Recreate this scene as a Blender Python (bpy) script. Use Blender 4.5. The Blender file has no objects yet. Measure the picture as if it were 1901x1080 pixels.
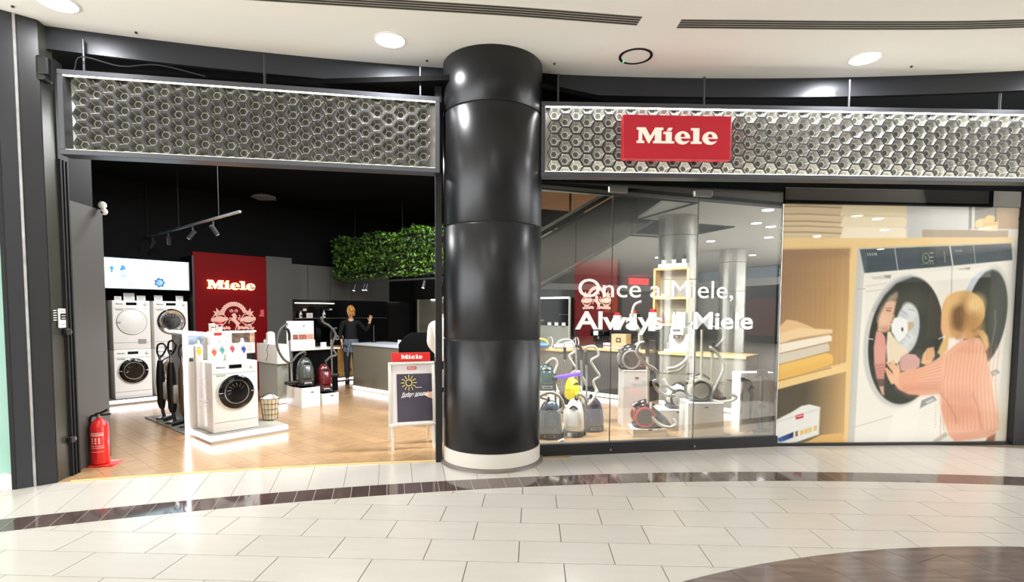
import bpy, bmesh, math, random
import numpy as np
from mathutils import Vector, Matrix
random.seed(7); RNG = np.random.default_rng(3)
SC = bpy.context.scene; COL = SC.collection
PI = math.pi
# ---------------------------------------------------------------- camera, world, exposure, main lamps
FPX, CYPX, PITCH, ROLL = 985.0, 635.0, math.atan(56/985.0), math.radians(0.3)
cam = bpy.data.cameras.new('camera'); co = bpy.data.objects.new('camera', cam); COL.objects.link(co)
cam.sensor_fit = 'HORIZONTAL'; cam.sensor_width = 36.0; cam.lens = FPX/1901*36.0
cam.shift_y = (CYPX-540)/1901.0; cam.clip_start = 0.05; cam.clip_end = 200
f_ = Vector((0, math.cos(PITCH), -math.sin(PITCH))); r_ = Vector((1, 0, 0)); u_ = r_.cross(f_)
r2 = math.cos(ROLL)*r_+math.sin(ROLL)*u_; u2 = -math.sin(ROLL)*r_+math.cos(ROLL)*u_
co.matrix_world = Matrix(((r2.x, u2.x, -f_.x, 0), (r2.y, u2.y, -f_.y, 0), (r2.z, u2.z, -f_.z, 1.6), (0, 0, 0, 1)))
SC.camera = co
w = bpy.data.worlds.new('mall_air'); SC.world = w; w.use_nodes = True
w.node_tree.nodes['Background'].inputs[0].default_value = (0.96, 0.98, 1.0, 1)
w.node_tree.nodes['Background'].inputs[1].default_value = 6.4
vs = SC.view_settings; SC.display_settings.display_device = 'sRGB'
vs.view_transform = 'Standard'; vs.look = 'None'; vs.gamma = 1; vs.use_curve_mapping = False; vs.exposure = 0.32
cy = SC.cycles; cy.max_bounces = 8; cy.diffuse_bounces = 6; cy.glossy_bounces = 4; cy.transparent_max_bounces = 12
cy.caustics_reflective = False; cy.caustics_refractive = False; cy.sample_clamp_indirect = 4.0; cy.use_denoising = True
CEIL = 4.15
DOWN_W = 14.0
def lamp(kind, name, loc, power, color=(1, .97, .93), size=.28, target=None, angle=60, blend=.6):
    l = bpy.data.lights.new(name, kind); l.energy = power; l.color = color
    if kind == 'AREA': l.shape = 'DISK'; l.size = size
    if kind == 'SPOT': l.spot_size = math.radians(angle); l.spot_blend = blend; l.shadow_soft_size = size
    if kind == 'POINT': l.shadow_soft_size = size
    o = bpy.data.objects.new(name, l); COL.objects.link(o); o.location = loc
    if target is not None:
        o.rotation_euler = (Vector(target)-Vector(loc)).to_track_quat('-Z', 'Y').to_euler()
    return o
# ---------------------------------------------------------------- frames: the shop is turned 49.5 degrees to the mall view
TH = math.radians(49.5); CT, ST = math.cos(TH), math.sin(TH)
def P(u, w, z=0.0): return Vector((u*CT-w*ST, u*ST+w*CT, z))
# ---------------------------------------------------------------- materials
def lin(c): return tuple((x/255/12.92 if x/255 <= .04045 else ((x/255+.055)/1.055)**2.4) for x in c)
MATS = {}
def mat(name, rgb=(200, 200, 200), rough=.5, metal=0.0, spec=.5, emit=0, ecol=None, noise=0, nscale=6, nstretch=(1, 1, 1), bump=0, bscale=60, coat=0, alpha=1, trans=0):
    if name in MATS: return MATS[name]
    m = bpy.data.materials.new(name); m.use_nodes = True; nt = m.node_tree; b = nt.nodes['Principled BSDF']
    c = lin(rgb)+(1,)
    b.inputs['Base Color'].default_value = c; b.inputs['Roughness'].default_value = rough; b.inputs['Metallic'].default_value = metal
    b.inputs['Specular IOR Level'].default_value = spec; b.inputs['Coat Weight'].default_value = coat; b.inputs['Coat Roughness'].default_value = .05
    b.inputs['Alpha'].default_value = alpha; b.inputs['Transmission Weight'].default_value = trans
    if emit:
        b.inputs['Emission Color'].default_value = lin(ecol or rgb)+(1,); b.inputs['Emission Strength'].default_value = emit
    tc = nt.nodes.new('ShaderNodeTexCoord')
    if noise:
        mp = nt.nodes.new('ShaderNodeMapping'); mp.inputs['Scale'].default_value = nstretch
        n = nt.nodes.new('ShaderNodeTexNoise'); n.inputs['Scale'].default_value = nscale; n.inputs['Detail'].default_value = 5
        r = nt.nodes.new('ShaderNodeValToRGB')
        r.color_ramp.elements[0].position = .3; r.color_ramp.elements[1].position = .7
        r.color_ramp.elements[0].color = tuple(x*(1-noise) for x in c[:3])+(1,); r.color_ramp.elements[1].color = tuple(min(1, x*(1+noise)) for x in c[:3])+(1,)
        oi = nt.nodes.new('ShaderNodeObjectInfo'); ad = nt.nodes.new('ShaderNodeVectorMath'); ad.operation = 'ADD'
        sc = nt.nodes.new('ShaderNodeVectorMath'); sc.operation = 'SCALE'; sc.inputs[0].default_value = (37, 53, 19)
        L = nt.links.new
        L(oi.outputs['Random'], sc.inputs['Scale']); L(tc.outputs['Object'], ad.inputs[0]); L(sc.outputs[0], ad.inputs[1])
        L(ad.outputs[0], mp.inputs[0]); L(mp.outputs[0], n.inputs['Vector']); L(n.outputs['Fac'], r.inputs[0]); L(r.outputs[0], b.inputs['Base Color'])
    if bump:
        n2 = nt.nodes.new('ShaderNodeTexNoise'); n2.inputs['Scale'].default_value = bscale; n2.inputs['Detail'].default_value = 3
        bp = nt.nodes.new('ShaderNodeBump'); bp.inputs['Strength'].default_value = bump; bp.inputs['Distance'].default_value = .01
        nt.links.new(tc.outputs['Object'], n2.inputs['Vector']); nt.links.new(n2.outputs['Fac'], bp.inputs['Height']); nt.links.new(bp.outputs[0], b.inputs['Normal'])
    MATS[name] = m; return m
def piece_tint(m, amount):
    """each piece of floor gets a slightly different tone of its own"""
    nt = m.node_tree; b = nt.nodes['Principled BSDF']; s = b.inputs['Base Color']
    oi = nt.nodes.new('ShaderNodeObjectInfo'); mr = nt.nodes.new('ShaderNodeMapRange'); mr.inputs['To Min'].default_value = 1-amount; mr.inputs['To Max'].default_value = 1+amount
    h = nt.nodes.new('ShaderNodeHueSaturation'); nt.links.new(oi.outputs['Random'], mr.inputs['Value']); nt.links.new(mr.outputs[0], h.inputs['Value'])
    if s.is_linked: nt.links.new(s.links[0].from_socket, h.inputs['Color'])
    else: h.inputs['Color'].default_value = s.default_value
    nt.links.new(h.outputs[0], s)
def glass_mat(name, base=.12, tint=(1, 1, 1), gain=1.6):
    m = bpy.data.materials.new(name); m.use_nodes = True; nt = m.node_tree; nt.nodes.clear(); L = nt.links.new
    o = nt.nodes.new('ShaderNodeOutputMaterial'); mx = nt.nodes.new('ShaderNodeMixShader'); t = nt.nodes.new('ShaderNodeBsdfTransparent'); g = nt.nodes.new('ShaderNodeBsdfGlossy')
    t.inputs[0].default_value = tint+(1,); g.inputs['Roughness'].default_value = 0.0; g.inputs['Color'].default_value = (1, 1, 1, 1)
    fr = nt.nodes.new('ShaderNodeFresnel'); fr.inputs[0].default_value = 1.5; ma = nt.nodes.new('ShaderNodeMath'); ma.operation = 'MULTIPLY_ADD'; ma.use_clamp = True
    ma.inputs[1].default_value = gain; ma.inputs[2].default_value = base
    L(fr.outputs[0], ma.inputs[0]); L(ma.outputs[0], mx.inputs[0]); L(t.outputs[0], mx.inputs[1]); L(g.outputs[0], mx.inputs[2]); L(mx.outputs[0], o.inputs[0])
    return m
# ---------------------------------------------------------------- mesh helpers
def B(): return bmesh.new()
def rz(a): return Matrix.Rotation(a, 4, 'Z')
def rx(a): return Matrix.Rotation(a, 4, 'X')
def ry(a): return Matrix.Rotation(a, 4, 'Y')
def T(x, y, z): return Matrix.Translation((x, y, z))
def box(b, x0, x1, y0, y1, z0, z1, bev=0, M=None, seg=2):
    vs_ = bmesh.ops.create_cube(b, size=1)['verts']
    for v in vs_: v.co = Vector(((x0+x1)/2+v.co.x*(x1-x0), (y0+y1)/2+v.co.y*(y1-y0), (z0+z1)/2+v.co.z*(z1-z0)))
    if bev:
        es = list({e for v in vs_ for e in v.link_edges})
        r = bmesh.ops.bevel(b, geom=es, offset=bev, segments=seg, affect='EDGES', profile=.5)
        vs_ = list({v for f in r['faces'] for v in f.verts} | {v for v in vs_ if v.is_valid})
        more = set(vs_)
        for v in list(more):
            for f in v.link_faces: more.update(f.verts)
        vs_ = list(more)
    if M is not None: bmesh.ops.transform(b, matrix=M, verts=vs_)
    return b
def ringpts(c, ax1, ax2, r, n): return [c+ax1*(r*math.cos(2*PI*i/n))+ax2*(r*math.sin(2*PI*i/n)) for i in range(n)]
def bridge(b, rings, caps=True, closed=False):
    vr = [[b.verts.new(p) for p in r] for r in rings]; n = len(vr[0])
    for i in range(len(vr)-(0 if closed else 1)):
        a, c = vr[i], vr[(i+1) % len(vr)]
        for j in range(n): b.faces.new((a[j], a[(j+1) % n], c[(j+1) % n], c[j]))
    if caps and not closed:
        b.faces.new(vr[0][::-1]); b.faces.new(vr[-1])
    return b
def axes(d):
    d = d.normalized(); a = Vector((0, 0, 1)) if abs(d.z) < .9 else Vector((1, 0, 0)); x = a.cross(d).normalized(); return x, d.cross(x)
def cyl(b, p0, p1, r0, r1=None, n=14, caps=True):
    p0, p1 = Vector(p0), Vector(p1); r1 = r0 if r1 is None else r1; x, y = axes(p1-p0)
    return bridge(b, [ringpts(p0, x, y, r0, n), ringpts(p1, x, y, r1, n)], caps)
def smooth_path(pts, k=6):
    pts = [Vector(p) for p in pts]; out = []
    q = [2*pts[0]-pts[1]]+pts+[2*pts[-1]-pts[-2]]
    for i in range(1, len(q)-2):
        for s in range(k):
            t = s/k; a, c, d, e = q[i-1], q[i], q[i+1], q[i+2]
            out.append(.5*((2*c)+(d-a)*t+(2*a-5*c+4*d-e)*t*t+(3*c-a-3*d+e)*t**3))
    return out+[pts[-1]]
def tube(b, pts, r, n=8, k=6, closed=False, ribs=False):
    p = smooth_path(pts, k) if k else [Vector(x) for x in pts]
    rings = []; x = None
    for i, c in enumerate(p):
        d = (p[min(i+1, len(p)-1)]-p[max(i-1, 0)])
        if closed: d = p[(i+1) % len(p)]-p[i-1]
        d = d.normalized() if d.length > 1e-9 else Vector((0, 0, 1))
        if x is None: x, y = axes(d)
        else:
            x = (x-d*x.dot(d)).normalized(); y = d.cross(x)
        rr = r[i] if isinstance(r, list) else r
        if ribs: rr *= 1.0+(.12 if i % 2 else -.06)
        rings.append(ringpts(c, x, y, rr, n))
    return bridge(b, rings, True, closed)
def lathe(b, prof, n=20, M=None):
    """profile of (radius, height) about the local z axis"""
    M = M or Matrix.Identity(4); rings = []
    for r, z in prof: rings.append([M @ Vector((max(r, 1e-4)*math.cos(2*PI*i/n), max(r, 1e-4)*math.sin(2*PI*i/n), z)) for i in range(n)])
    return bridge(b, rings)
def prism(b, pts, y0, y1, M=None):
    """outline in x,z pushed from y0 to y1"""
    M = M or Matrix.Identity(4); n = len(pts)
    a = [b.verts.new(M @ Vector((x, y0, z))) for x, z in pts]; c = [b.verts.new(M @ Vector((x, y1, z))) for x, z in pts]
    b.faces.new(a[::-1]) ; b.faces.new(c)
    for i in range(n): b.faces.new((a[i], a[(i+1) % n], c[(i+1) % n], c[i]))
    return b
def slab(b, pts, z0, z1):
    n = len(pts); a = [b.verts.new((x, y, z0)) for x, y in pts]; c = [b.verts.new((x, y, z1)) for x, y in pts]
    b.faces.new(a[::-1]); b.faces.new(c)
    for i in range(n): b.faces.new((a[i], a[(i+1) % n], c[(i+1) % n], c[i]))
    return b
def loft(b, secs, n=20, p=2.6, M=None):
    """rounded sections (z, cx, cy, rx, ry)"""
    M = M or Matrix.Identity(4); rings = []
    for z, cx, cy_, ax, ay in secs:
        ring = []
        for i in range(n):
            a = 2*PI*i/n; ca, sa = math.cos(a), math.sin(a)
            ring.append(M @ Vector((cx+ax*math.copysign(abs(ca)**(2/p), ca), cy_+ay*math.copysign(abs(sa)**(2/p), sa), z)))
        rings.append(ring)
    return bridge(b, rings)
def ball(b, c, r, M=None, n=12, sx=1, sy=1, sz=1):
    M = M or Matrix.Identity(4)
    r_ = bmesh.ops.create_uvsphere(b, u_segments=n, v_segments=max(6, n*2//3), radius=1)
    for v in r_['verts']: v.co = M @ Vector((c[0]+v.co.x*r*sx, c[1]+v.co.y*r*sy, c[2]+v.co.z*r*sz))
    return b
def meshof(name, b, m, smooth=False):
    me = bpy.data.meshes.new(name); bmesh.ops.recalc_face_normals(b, faces=b.faces[:])
    b.to_mesh(me); b.free()
    for x in (m if isinstance(m, (list, tuple)) else [m]): me.materials.append(x)
    if smooth:
        for p in me.polygons: p.use_smooth = True
        try: me.set_sharp_from_angle(angle=math.radians(38))
        except Exception: pass
    return me
def obj(name, b, m, parent=None, smooth=False, loc=None, rot=0):
    me = b if isinstance(b, bpy.types.Mesh) else meshof(name, b, m, smooth)
    o = bpy.data.objects.new(name, me); COL.objects.link(o)
    if parent: o.parent = parent
    if loc is not None: o.location = loc
    if rot: o.rotation_euler = (0, 0, rot)
    return o
def tag(o, label, cat, group=None, kind=None):
    o['label'] = label; o['category'] = cat
    if group: o['group'] = group
    if kind: o['kind'] = kind
    return o
def thing(name, label, cat, loc, rot=0, group=None, kind=None):
    o = bpy.data.objects.new(name, None); COL.objects.link(o); o.location = loc; o.rotation_euler = (0, 0, rot); o.empty_display_size = .1
    return tag(o, label, cat, group, kind)
def sthing(name, label, cat, u, w_, z=0, rot=0, group=None): return thing(name, label, cat, P(u, w_, z), TH+rot, group)
def copy_tree(o, parent=None):
    c = o.copy(); COL.objects.link(c)
    if parent: c.parent = parent
    for ch in list(o.children): copy_tree(ch, c)
    return c
def curve_mesh(loops, depth, scale=1.0):
    """flat outline with holes, filled and given depth; lies in local x,z facing -y"""
    cu = bpy.data.curves.new('outline', 'CURVE'); cu.dimensions = '2D'; cu.fill_mode = 'BOTH'; cu.extrude = depth/2
    for lp in loops:
        s = cu.splines.new('POLY'); s.points.add(len(lp)-1); s.use_cyclic_u = True
        for q, (x, y) in zip(s.points, lp): q.co = (x*scale, y*scale, 0, 1)
    return _conv(cu)
def _conv(cu):
    o = bpy.data.objects.new('tmp', cu); COL.objects.link(o); dg = bpy.context.evaluated_depsgraph_get(); dg.update()
    me = bpy.data.meshes.new_from_object(o.evaluated_get(dg)); bpy.data.objects.remove(o); bpy.data.curves.remove(cu)
    me.transform(Matrix.Rotation(PI/2, 4, 'X')); return me
def text_mesh(s, size, depth=.002, bold=0.0, align='LEFT', spacing=1.0):
    cu = bpy.data.curves.new('text', 'FONT'); cu.body = s; cu.size = size; cu.extrude = depth/2; cu.offset = bold; cu.align_x = align; cu.space_character = spacing; cu.resolution_u = 4
    return _conv(cu)
def add_mesh(name, me, m, parent, loc=(0, 0, 0), rot=(0, 0, 0)):
    me.materials.clear(); me.materials.append(m)
    o = bpy.data.objects.new(name, me); COL.objects.link(o); o.parent = parent; o.location = loc; o.rotation_euler = rot; return o
# slab-serif letters of the shop name, unit = cap height
def arc(cx, cy_, ax, ay, a0, a1, n): return [(cx+ax*math.cos(math.radians(a0+(a1-a0)*i/n)), cy_+ay*math.sin(math.radians(a0+(a1-a0)*i/n))) for i in range(n+1)]
LET = {
 'M': (1.74, [[(0, 0), (0, .15), (.13, .15), (.13, .85), (0, .85), (0, 1), (.57, 1), (.88, .46), (1.2, 1), (1.74, 1), (1.74, .85), (1.62, .85), (1.62, .15), (1.74, .15), (1.74, 0), (1.08, 0), (1.08, .15), (1.2, .15), (1.2, .6), (.84, 0), (.76, 0), (.36, .68), (.36, .15), (.5, .15), (.5, 0)]]),
 'i': (.76, [[(0, 0), (0, .14), (.18, .14), (.18, .6), (.02, .6), (.02, .74), (.56, .74), (.56, .14), (.73, .14), (.73, 0)], [(.22, .8), (.34, 1.0), (.62, 1.0), (.5, .8)]]),
 'l': (.74, [[(0, 0), (0, .14), (.16, .14), (.16, .86), (0, .86), (0, 1), (.55, 1), (.55, .14), (.71, .14), (.71, 0)]]),
 'e': (1.07, [arc(.52, .37, .5, .42, 2, 338, 26)+[(.8, .16), (.62, .13), (.46, .2), (.4, .34), (1.02, .34)], arc(.54, .42, .16, .24, 0, 180, 10)[::-1]]),
}
def brand(parent, cap, depth, m, x0=0, y=0, z=0, name='letter', centre=True, joined=False):
    total = sum(LET[c][0] for c in 'Miele')*cap; x = x0-(total/2 if centre else 0); loops = []
    for c in 'Miele':
        if joined: loops += [[(px*cap+x, py*cap) for px, py in lp] for lp in LET[c][1]]
        else: add_mesh(name, curve_mesh(LET[c][1], depth, cap), m, parent, (x, y, z))
        x += LET[c][0]*cap
    if joined: add_mesh(name, curve_mesh(loops, depth), m, parent, (0, y, z))
# ---------------------------------------------------------------- palette
WHITE = mat('white_enamel', (232, 230, 224), .25); BLACK = mat('black_paint', (14, 14, 15), .45); BLACKG = mat('black_gloss', (8, 8, 9), .12)
VOID = mat('matt_black', (4, 4, 4), .9, spec=.1); DARK = mat('dark_grey_metal', (52, 53, 57), .38, .3); GREY = mat('grey_laminate', (104, 103, 97), .5)
DGREY = mat('dark_grey_laminate', (58, 58, 54), .55); CHROME = mat('chrome', (215, 215, 218), .12, 1.0); STEEL = mat('brushed_steel', (150, 148, 142), .3, .9)
LED = mat('led_strip', (255, 246, 252), .5, emit=7.0); LEDW = mat('led_strip_soft', (255, 250, 235), .5, emit=4.0)
WOODL = mat('pale_oak', (214, 176, 116), .5, noise=.12, nscale=3, nstretch=(1, 12, 12)); RED = mat('red_panel', (104, 2, 6), .5, spec=.08); RSIGN = mat('sign_red', (178, 22, 42), .35)
CREAM = mat('cream_letter', (245, 235, 222), .4); CARDW = mat('white_card', (226, 224, 218), .7); PAPER = mat('paper', (214, 210, 200), .8)
HOSE = mat('grey_hose', (188, 184, 172), .45); DHOSE = mat('dark_hose', (74, 72, 68), .45); DGLASS = mat('dark_door_glass', (16, 17, 16), .06, coat=1); DRUM = mat('drum_steel', (120, 122, 116), .2, 1.0)
SMOKE = mat('smoked_plastic', (30, 31, 31), .12, coat=.6); MARBLE = mat('marble', (228, 224, 214), .25, noise=.05, nscale=4); GASK = mat('rubber', (10, 10, 10), .7)
# ================================================================ SETTING
FC, FR = (2.27, -15.59), 21.52                      # the mall front is an arc
def fang(x): return math.atan2(math.sqrt(FR*FR-(x-FC[0])**2), x-FC[0])
def fpt(x, dr=0): a = fang(x); return (FC[0]+(FR+dr)*math.cos(a), FC[1]+(FR+dr)*math.sin(a))
def struct(name, b, m, label, cat, parent=None, smooth=False):
    o = obj(name, b, m, parent, smooth)
    if parent is None: tag(o, label, cat, kind='structure')
    return o
TILE = mat('cream_tile', (180, 175, 166), .2, noise=.022, nscale=2.2, nstretch=(1, 6, 1)); piece_tint(TILE, .02)
DTILE = mat('dark_polished_tile', (78, 65, 62), .06, noise=.16, nscale=7); piece_tint(DTILE, .16)
DPLANK = mat('grey_brown_polished_plank', (104, 92, 86), .12, noise=.28, nscale=3, nstretch=(1, 7, 1)); piece_tint(DPLANK, .08)
GROUT = mat('grout', (104, 92, 78), .8); CEILM = mat('ceiling_plaster', (249, 246, 238), .85)
OAK = mat('oak_floor', (156, 125, 90), .22, noise=.13, nscale=2.2, nstretch=(1, 9, 1)); piece_tint(OAK, .07)
# ---- mall floor: a grout bed, laid with tiles that are pieces of their own
b = B(); slab(b, [(-6.4, 1.5), (8.2, 1.5), (8.2, 7.3), (-6.4, 7.3)], -.06, -.006)
floor = struct('floor', b, GROUT, 'cream tiled mall floor with a dark curved band', 'floor')
b = B(); slab(b, [(-9, -22), (22, -22), (22, 1.5), (-9, 1.5)], -.06, 0); slab(b, [(-9, 1.5), (-6.4, 1.5), (-6.4, 7.3), (-9, 7.3)], -.06, 0); slab(b, [(8.2, 1.5), (22, 1.5), (22, 7.3), (8.2, 7.3)], -.06, 0)
struct('floor_mall', b, TILE, 'cream mall floor stretching away behind the viewpoint', 'floor')
def clip_half(poly, n, d):          # keep n.p <= d
    out = []
    for i in range(len(poly)):
        a, c = poly[i], poly[(i+1) % len(poly)]; fa, fc = n[0]*a[0]+n[1]*a[1]-d, n[0]*c[0]+n[1]*c[1]-d
        if fa <= 0: out.append(a)
        if fa*fc < 0: t = fa/(fa-fc); out.append((a[0]+t*(c[0]-a[0]), a[1]+t*(c[1]-a[1])))
    return out
def clip_inside(poly, c, R):        # convex circle: cut by tangents
    for k in range(7):
        if len(poly) < 3: return []
        an = [math.atan2(y-c[1], x-c[0]) for x, y in poly]; lo, hi = min(an), max(an)
        a = lo+(hi-lo)*k/6; n = (math.cos(a), math.sin(a)); poly = clip_half(poly, n, n[0]*c[0]+n[1]*c[1]+R)
    return poly if len(poly) > 2 else []
def clip_outside(poly, c, R):
    ins = [math.hypot(x-c[0], y-c[1]) < R for x, y in poly]
    if not any(ins): return poly
    if all(ins): return []
    out = []; pend = None
    def cross(a, d):
        lo, hi = 0.0, 1.0; fa = math.hypot(a[0]-c[0], a[1]-c[1]) < R
        for _ in range(30):
            m_ = (lo+hi)/2; p = (a[0]+m_*(d[0]-a[0]), a[1]+m_*(d[1]-a[1]))
            if (math.hypot(p[0]-c[0], p[1]-c[1]) < R) == fa: lo = m_
            else: hi = m_
        return p
    n = len(poly); st = next(i for i in range(n) if not ins[i])
    for k in range(n):
        i, j = (st+k) % n, (st+k+1) % n
        if not ins[i]: out.append(poly[i])
        if ins[i] != ins[j]:
            p = cross(poly[i], poly[j])
            if not ins[i]: out.append(p); pend = p
            else:
                a0, a1 = math.atan2(pend[1]-c[1], pend[0]-c[0]), math.atan2(p[1]-c[1], p[0]-c[0])
                for q in range(1, 5): a = a0+(a1-a0)*q/5; out.append((c[0]+R*math.cos(a), c[1]+R*math.sin(a)))
                out.append(p)
    return out
def area2(p): return abs(sum(p[i][0]*p[(i+1) % len(p)][1]-p[(i+1) % len(p)][0]*p[i][1] for i in range(len(p))))/2
BC, BRo, BRi = (2.88, -12.69), 17.98, 17.69        # dark band
DC, DR = (3.33, -1.913), 5.498                     # dark round field
JW = .006
# main field, 61 x 30.5 cm in half bond
rt = math.radians(-2.3); ct, st = math.cos(rt), math.sin(rt); TW, TD = .617, .318
def g2w(i, j): return (-.556+i*ct-j*st, 3.655+i*st+j*ct)
full = None; NAT = [3.655-.31*k for k in range(4)]
for row in range(-7, 6):
    off = 0 if row % 2 else TW*.47
    for k in range(-12, 13):
        x0, y0 = k*TW+off, row*TD
        base = [g2w(x0+JW/2, y0+JW/2), g2w(x0+TW-JW/2, y0+JW/2), g2w(x0+TW-JW/2, y0+TD-JW/2), g2w(x0+JW/2, y0+TD-JW/2)]
        mx, my = g2w(x0+TW/2, y0+TD/2)
        if mx < -5.2 or mx > 6.8 or my < 1.9 or abs(mx) > my*1.12+1.0: continue
        p = clip_inside(base, BC, BRi-.003)
        if len(p) > 2: p = clip_outside(p, DC, DR+.003)
        if len(p) < 3 or area2(p) < 2e-4: continue
        if p == base:
            if full is None:
                bb = B(); slab(bb, [(0, 0), (TW-JW, 0), (TW-JW, TD-JW), (0, TD-JW)], -.006, 0); full = meshof('tile', bb, TILE)
            o = obj('tile', full, TILE, floor); o.location = (base[0][0], base[0][1], 0); o.rotation_euler = (0, 0, rt)
        else:
            bb = B(); slab(bb, p, -.006, 0); obj('tile', bb, TILE, floor)
def ring_piece(c, r0, r1, a0, a1, n=2):
    return [(c[0]+r0*math.cos(a0+(a1-a0)*i/n), c[1]+r0*math.sin(a0+(a1-a0)*i/n)) for i in range(n+1)]+[(c[0]+r1*math.cos(a1-(a1-a0)*i/n), c[1]+r1*math.sin(a1-(a1-a0)*i/n)) for i in range(n+1)]
def ring_mesh(r0, r1, da, m, nm):
    bb = B(); slab(bb, ring_piece((0, 0), r0, r1, -da/2, da/2, 3), -.006, 0); return meshof(nm, bb, m)
bb = B(); slab(bb, ring_piece(BC, BRi, BRo, math.radians(79), math.radians(117), 40), -.006, -.0015); obj('grout_bed', bb, mat('pale_grout', (170, 158, 142), .8), floor)
da = .155/BRo; me = ring_mesh(BRi+.002, BRo-.002, da-.005/BRo, DTILE, 'dark_tile'); a = math.radians(79)
while a < math.radians(117):
    o = obj('dark_tile', me, DTILE, floor); o.location = (BC[0], BC[1], 0); o.rotation_euler = (0, 0, a); a += da
da = .31/BRo; r_in = BRo+.003
for r1, r2 in ((BRo+.003, BRo+.66), (BRo+.664, BRo+1.27)):
    me = ring_mesh(r1, r2, da-.004/BRo, TILE, 'tile'); a = math.radians(79)
    while a < math.radians(117):
        x = BC[0]+(r1+.3)*math.cos(a)
        o = obj('tile', me, TILE, floor); o.location = (BC[0], BC[1], 0); o.rotation_euler = (0, 0, a); a += da
pa = math.radians(-66); pc, ps = math.cos(pa), math.sin(pa)
for row in range(-16, 17):
    for k in range(-6, 7):
        x0, y0 = k*1.5+(row % 3)*.5, row*.30
        q = [(x0+.002, y0+.002), (x0+1.498, y0+.002), (x0+1.498, y0+.298), (x0+.002, y0+.298)]
        q = [(3.1+x*pc-y*ps, 3.0+x*ps+y*pc) for x, y in q]
        if max(p[1] for p in q) < 2.1: continue
        q = clip_inside(q, DC, DR-.003)
        if len(q) < 3 or area2(q) < 2e-4: continue
        bb = B(); slab(bb, q, -.006, 0); obj('dark_plank', bb, DPLANK, floor)
# ---- shop floor: oak planks across the room
b = B()
WR = 21.42
def warc(x): return FC[1]+math.sqrt(WR*WR-(x-FC[0])**2)
front = [(-4.6, 5.9)]+[(x, warc(x)) for x in (-4.1, -3.72, -3.16, -2.58, -1.95, -1.41, -.76, -.1)]+[(.3, 5.92), (3.2, 6.44), (6.3, 6.62)]
back = [P(9.25, -.6), P(9.25, 11.4), P(1.4, 11.4)]
slab(b, front+[(p.x, p.y) for p in back], -.05, .001)
sfloor = struct('floor_shop', b, mat('floor_bed', (120, 92, 60), .8), 'oak plank floor inside the appliance shop', 'floor')
fl_poly = front[1:]
def in_shop(u, w_):
    p = P(u, w_); x, y = p.x, p.y
    for (x0, y0), (x1, y1) in zip(fl_poly, fl_poly[1:]):
        if x0 <= x <= x1: return y-(y0+(y1-y0)*(x-x0)/(x1-x0))
    return 1.0 if x < -4.1 else -1
def clip_front(pts):
    if min(p[0] for p in pts) < -.15: return clip_outside(pts, FC, WR+.012)
    for (x0, y0), (x1, y1) in zip(fl_poly[8:], fl_poly[9:]):
        if max(p[0] for p in pts) < x0-.2 or min(p[0] for p in pts) > x1+.2: continue
        n = (y1-y0, -(x1-x0)); l = math.hypot(*n); n = (n[0]/l, n[1]/l); d = n[0]*x0+n[1]*y0-.012
        pts = clip_half(pts, n, d)
        if len(pts) < 3: return []
    return pts
npl = 0
rows = []; u = .9
while u < 9.2:
    wd = .19; w0 = 0.2+random.random()*1.2
    while w0 < 11.3:
        L = 1.9; pc_ = [P(u+.001, w0+.001), P(u+wd-.001, w0+.001), P(u+wd-.001, w0+L-.001), P(u+.001, w0+L-.001)]
        pts = clip_front([(p.x, p.y) for p in pc_]) if min(p.y for p in pc_) < 6.9 else [(p.x, p.y) for p in pc_]
        cx = sum(p.x for p in pc_)/4; cy_ = sum(p.y for p in pc_)/4
        vis = cx > -1.05*cy_*.93 and cx < .55*cy_ and cy_ > 3
        if len(pts) > 2 and vis and area2(pts) > 1e-3:
            bb = B(); loc = P(u, w0); lp = []
            for x, y in pts:
                dx, dy = x-loc.x, y-loc.y; lp.append((dx*CT+dy*ST, -dx*ST+dy*CT))
            slab(bb, lp, -.006, .006); o = obj('plank', bb, OAK, sfloor); o.location = (loc.x, loc.y, 0); o.rotation_euler = (0, 0, TH); npl += 1
        w0 += L
    u += wd
b = B()
for (x0, y0), (x1, y1) in zip(front[1:9], front[2:10]):
    tube(b, [(x0, y0, .003), (x1, y1, .003)], .012, 6, 0)
struct('trim_1', b, WOODL, 'pale oak edge strip along the shop threshold', 'trim')
# ---- mall ceiling with the escalator opening, fascia, header
arcp = [fpt(x, .02) for x in np.linspace(13, -7.4, 44)]
loops = [arcp+[(-9, 4.2), (-9, -22), (22, -22), (22, 1)], [(1.2, -3.9), (9.6, -3.9), (9.6, -1.35), (6.3, -1.35), (5.5, 1.0), (1.2, .6)]]
me = curve_mesh(loops, .06); me.transform(Matrix.Rotation(-PI/2, 4, 'X')); me.transform(T(0, 0, CEIL+.03)); me.materials.append(CEILM)
ceil = bpy.data.objects.new('ceiling', me); COL.objects.link(ceil); tag(ceil, 'cream plaster ceiling of the mall with round downlights', 'ceiling', kind='structure')
FASC = mat('fascia_metal', (42, 44, 49), .36, .25, bump=.05, bscale=400)
b = B(); xs = list(np.linspace(-4.36, 8, 62)); n = len(xs); q = []
for x in xs:
    o_, i_ = fpt(x), fpt(x, .05); q.append([b.verts.new((o_[0], o_[1], 3.95)), b.verts.new((o_[0], o_[1], CEIL)), b.verts.new((i_[0], i_[1], CEIL)), b.verts.new((i_[0], i_[1], 3.95))])
for A_, C_ in zip(q, q[1:]):
    for k in range(4): b.faces.new((A_[k], A_[(k+1) % 4], C_[(k+1) % 4], C_[k]))
struct('wall_fascia', b, FASC, 'curved dark grey metal fascia under the mall ceiling', 'wall', smooth=True)
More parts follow.
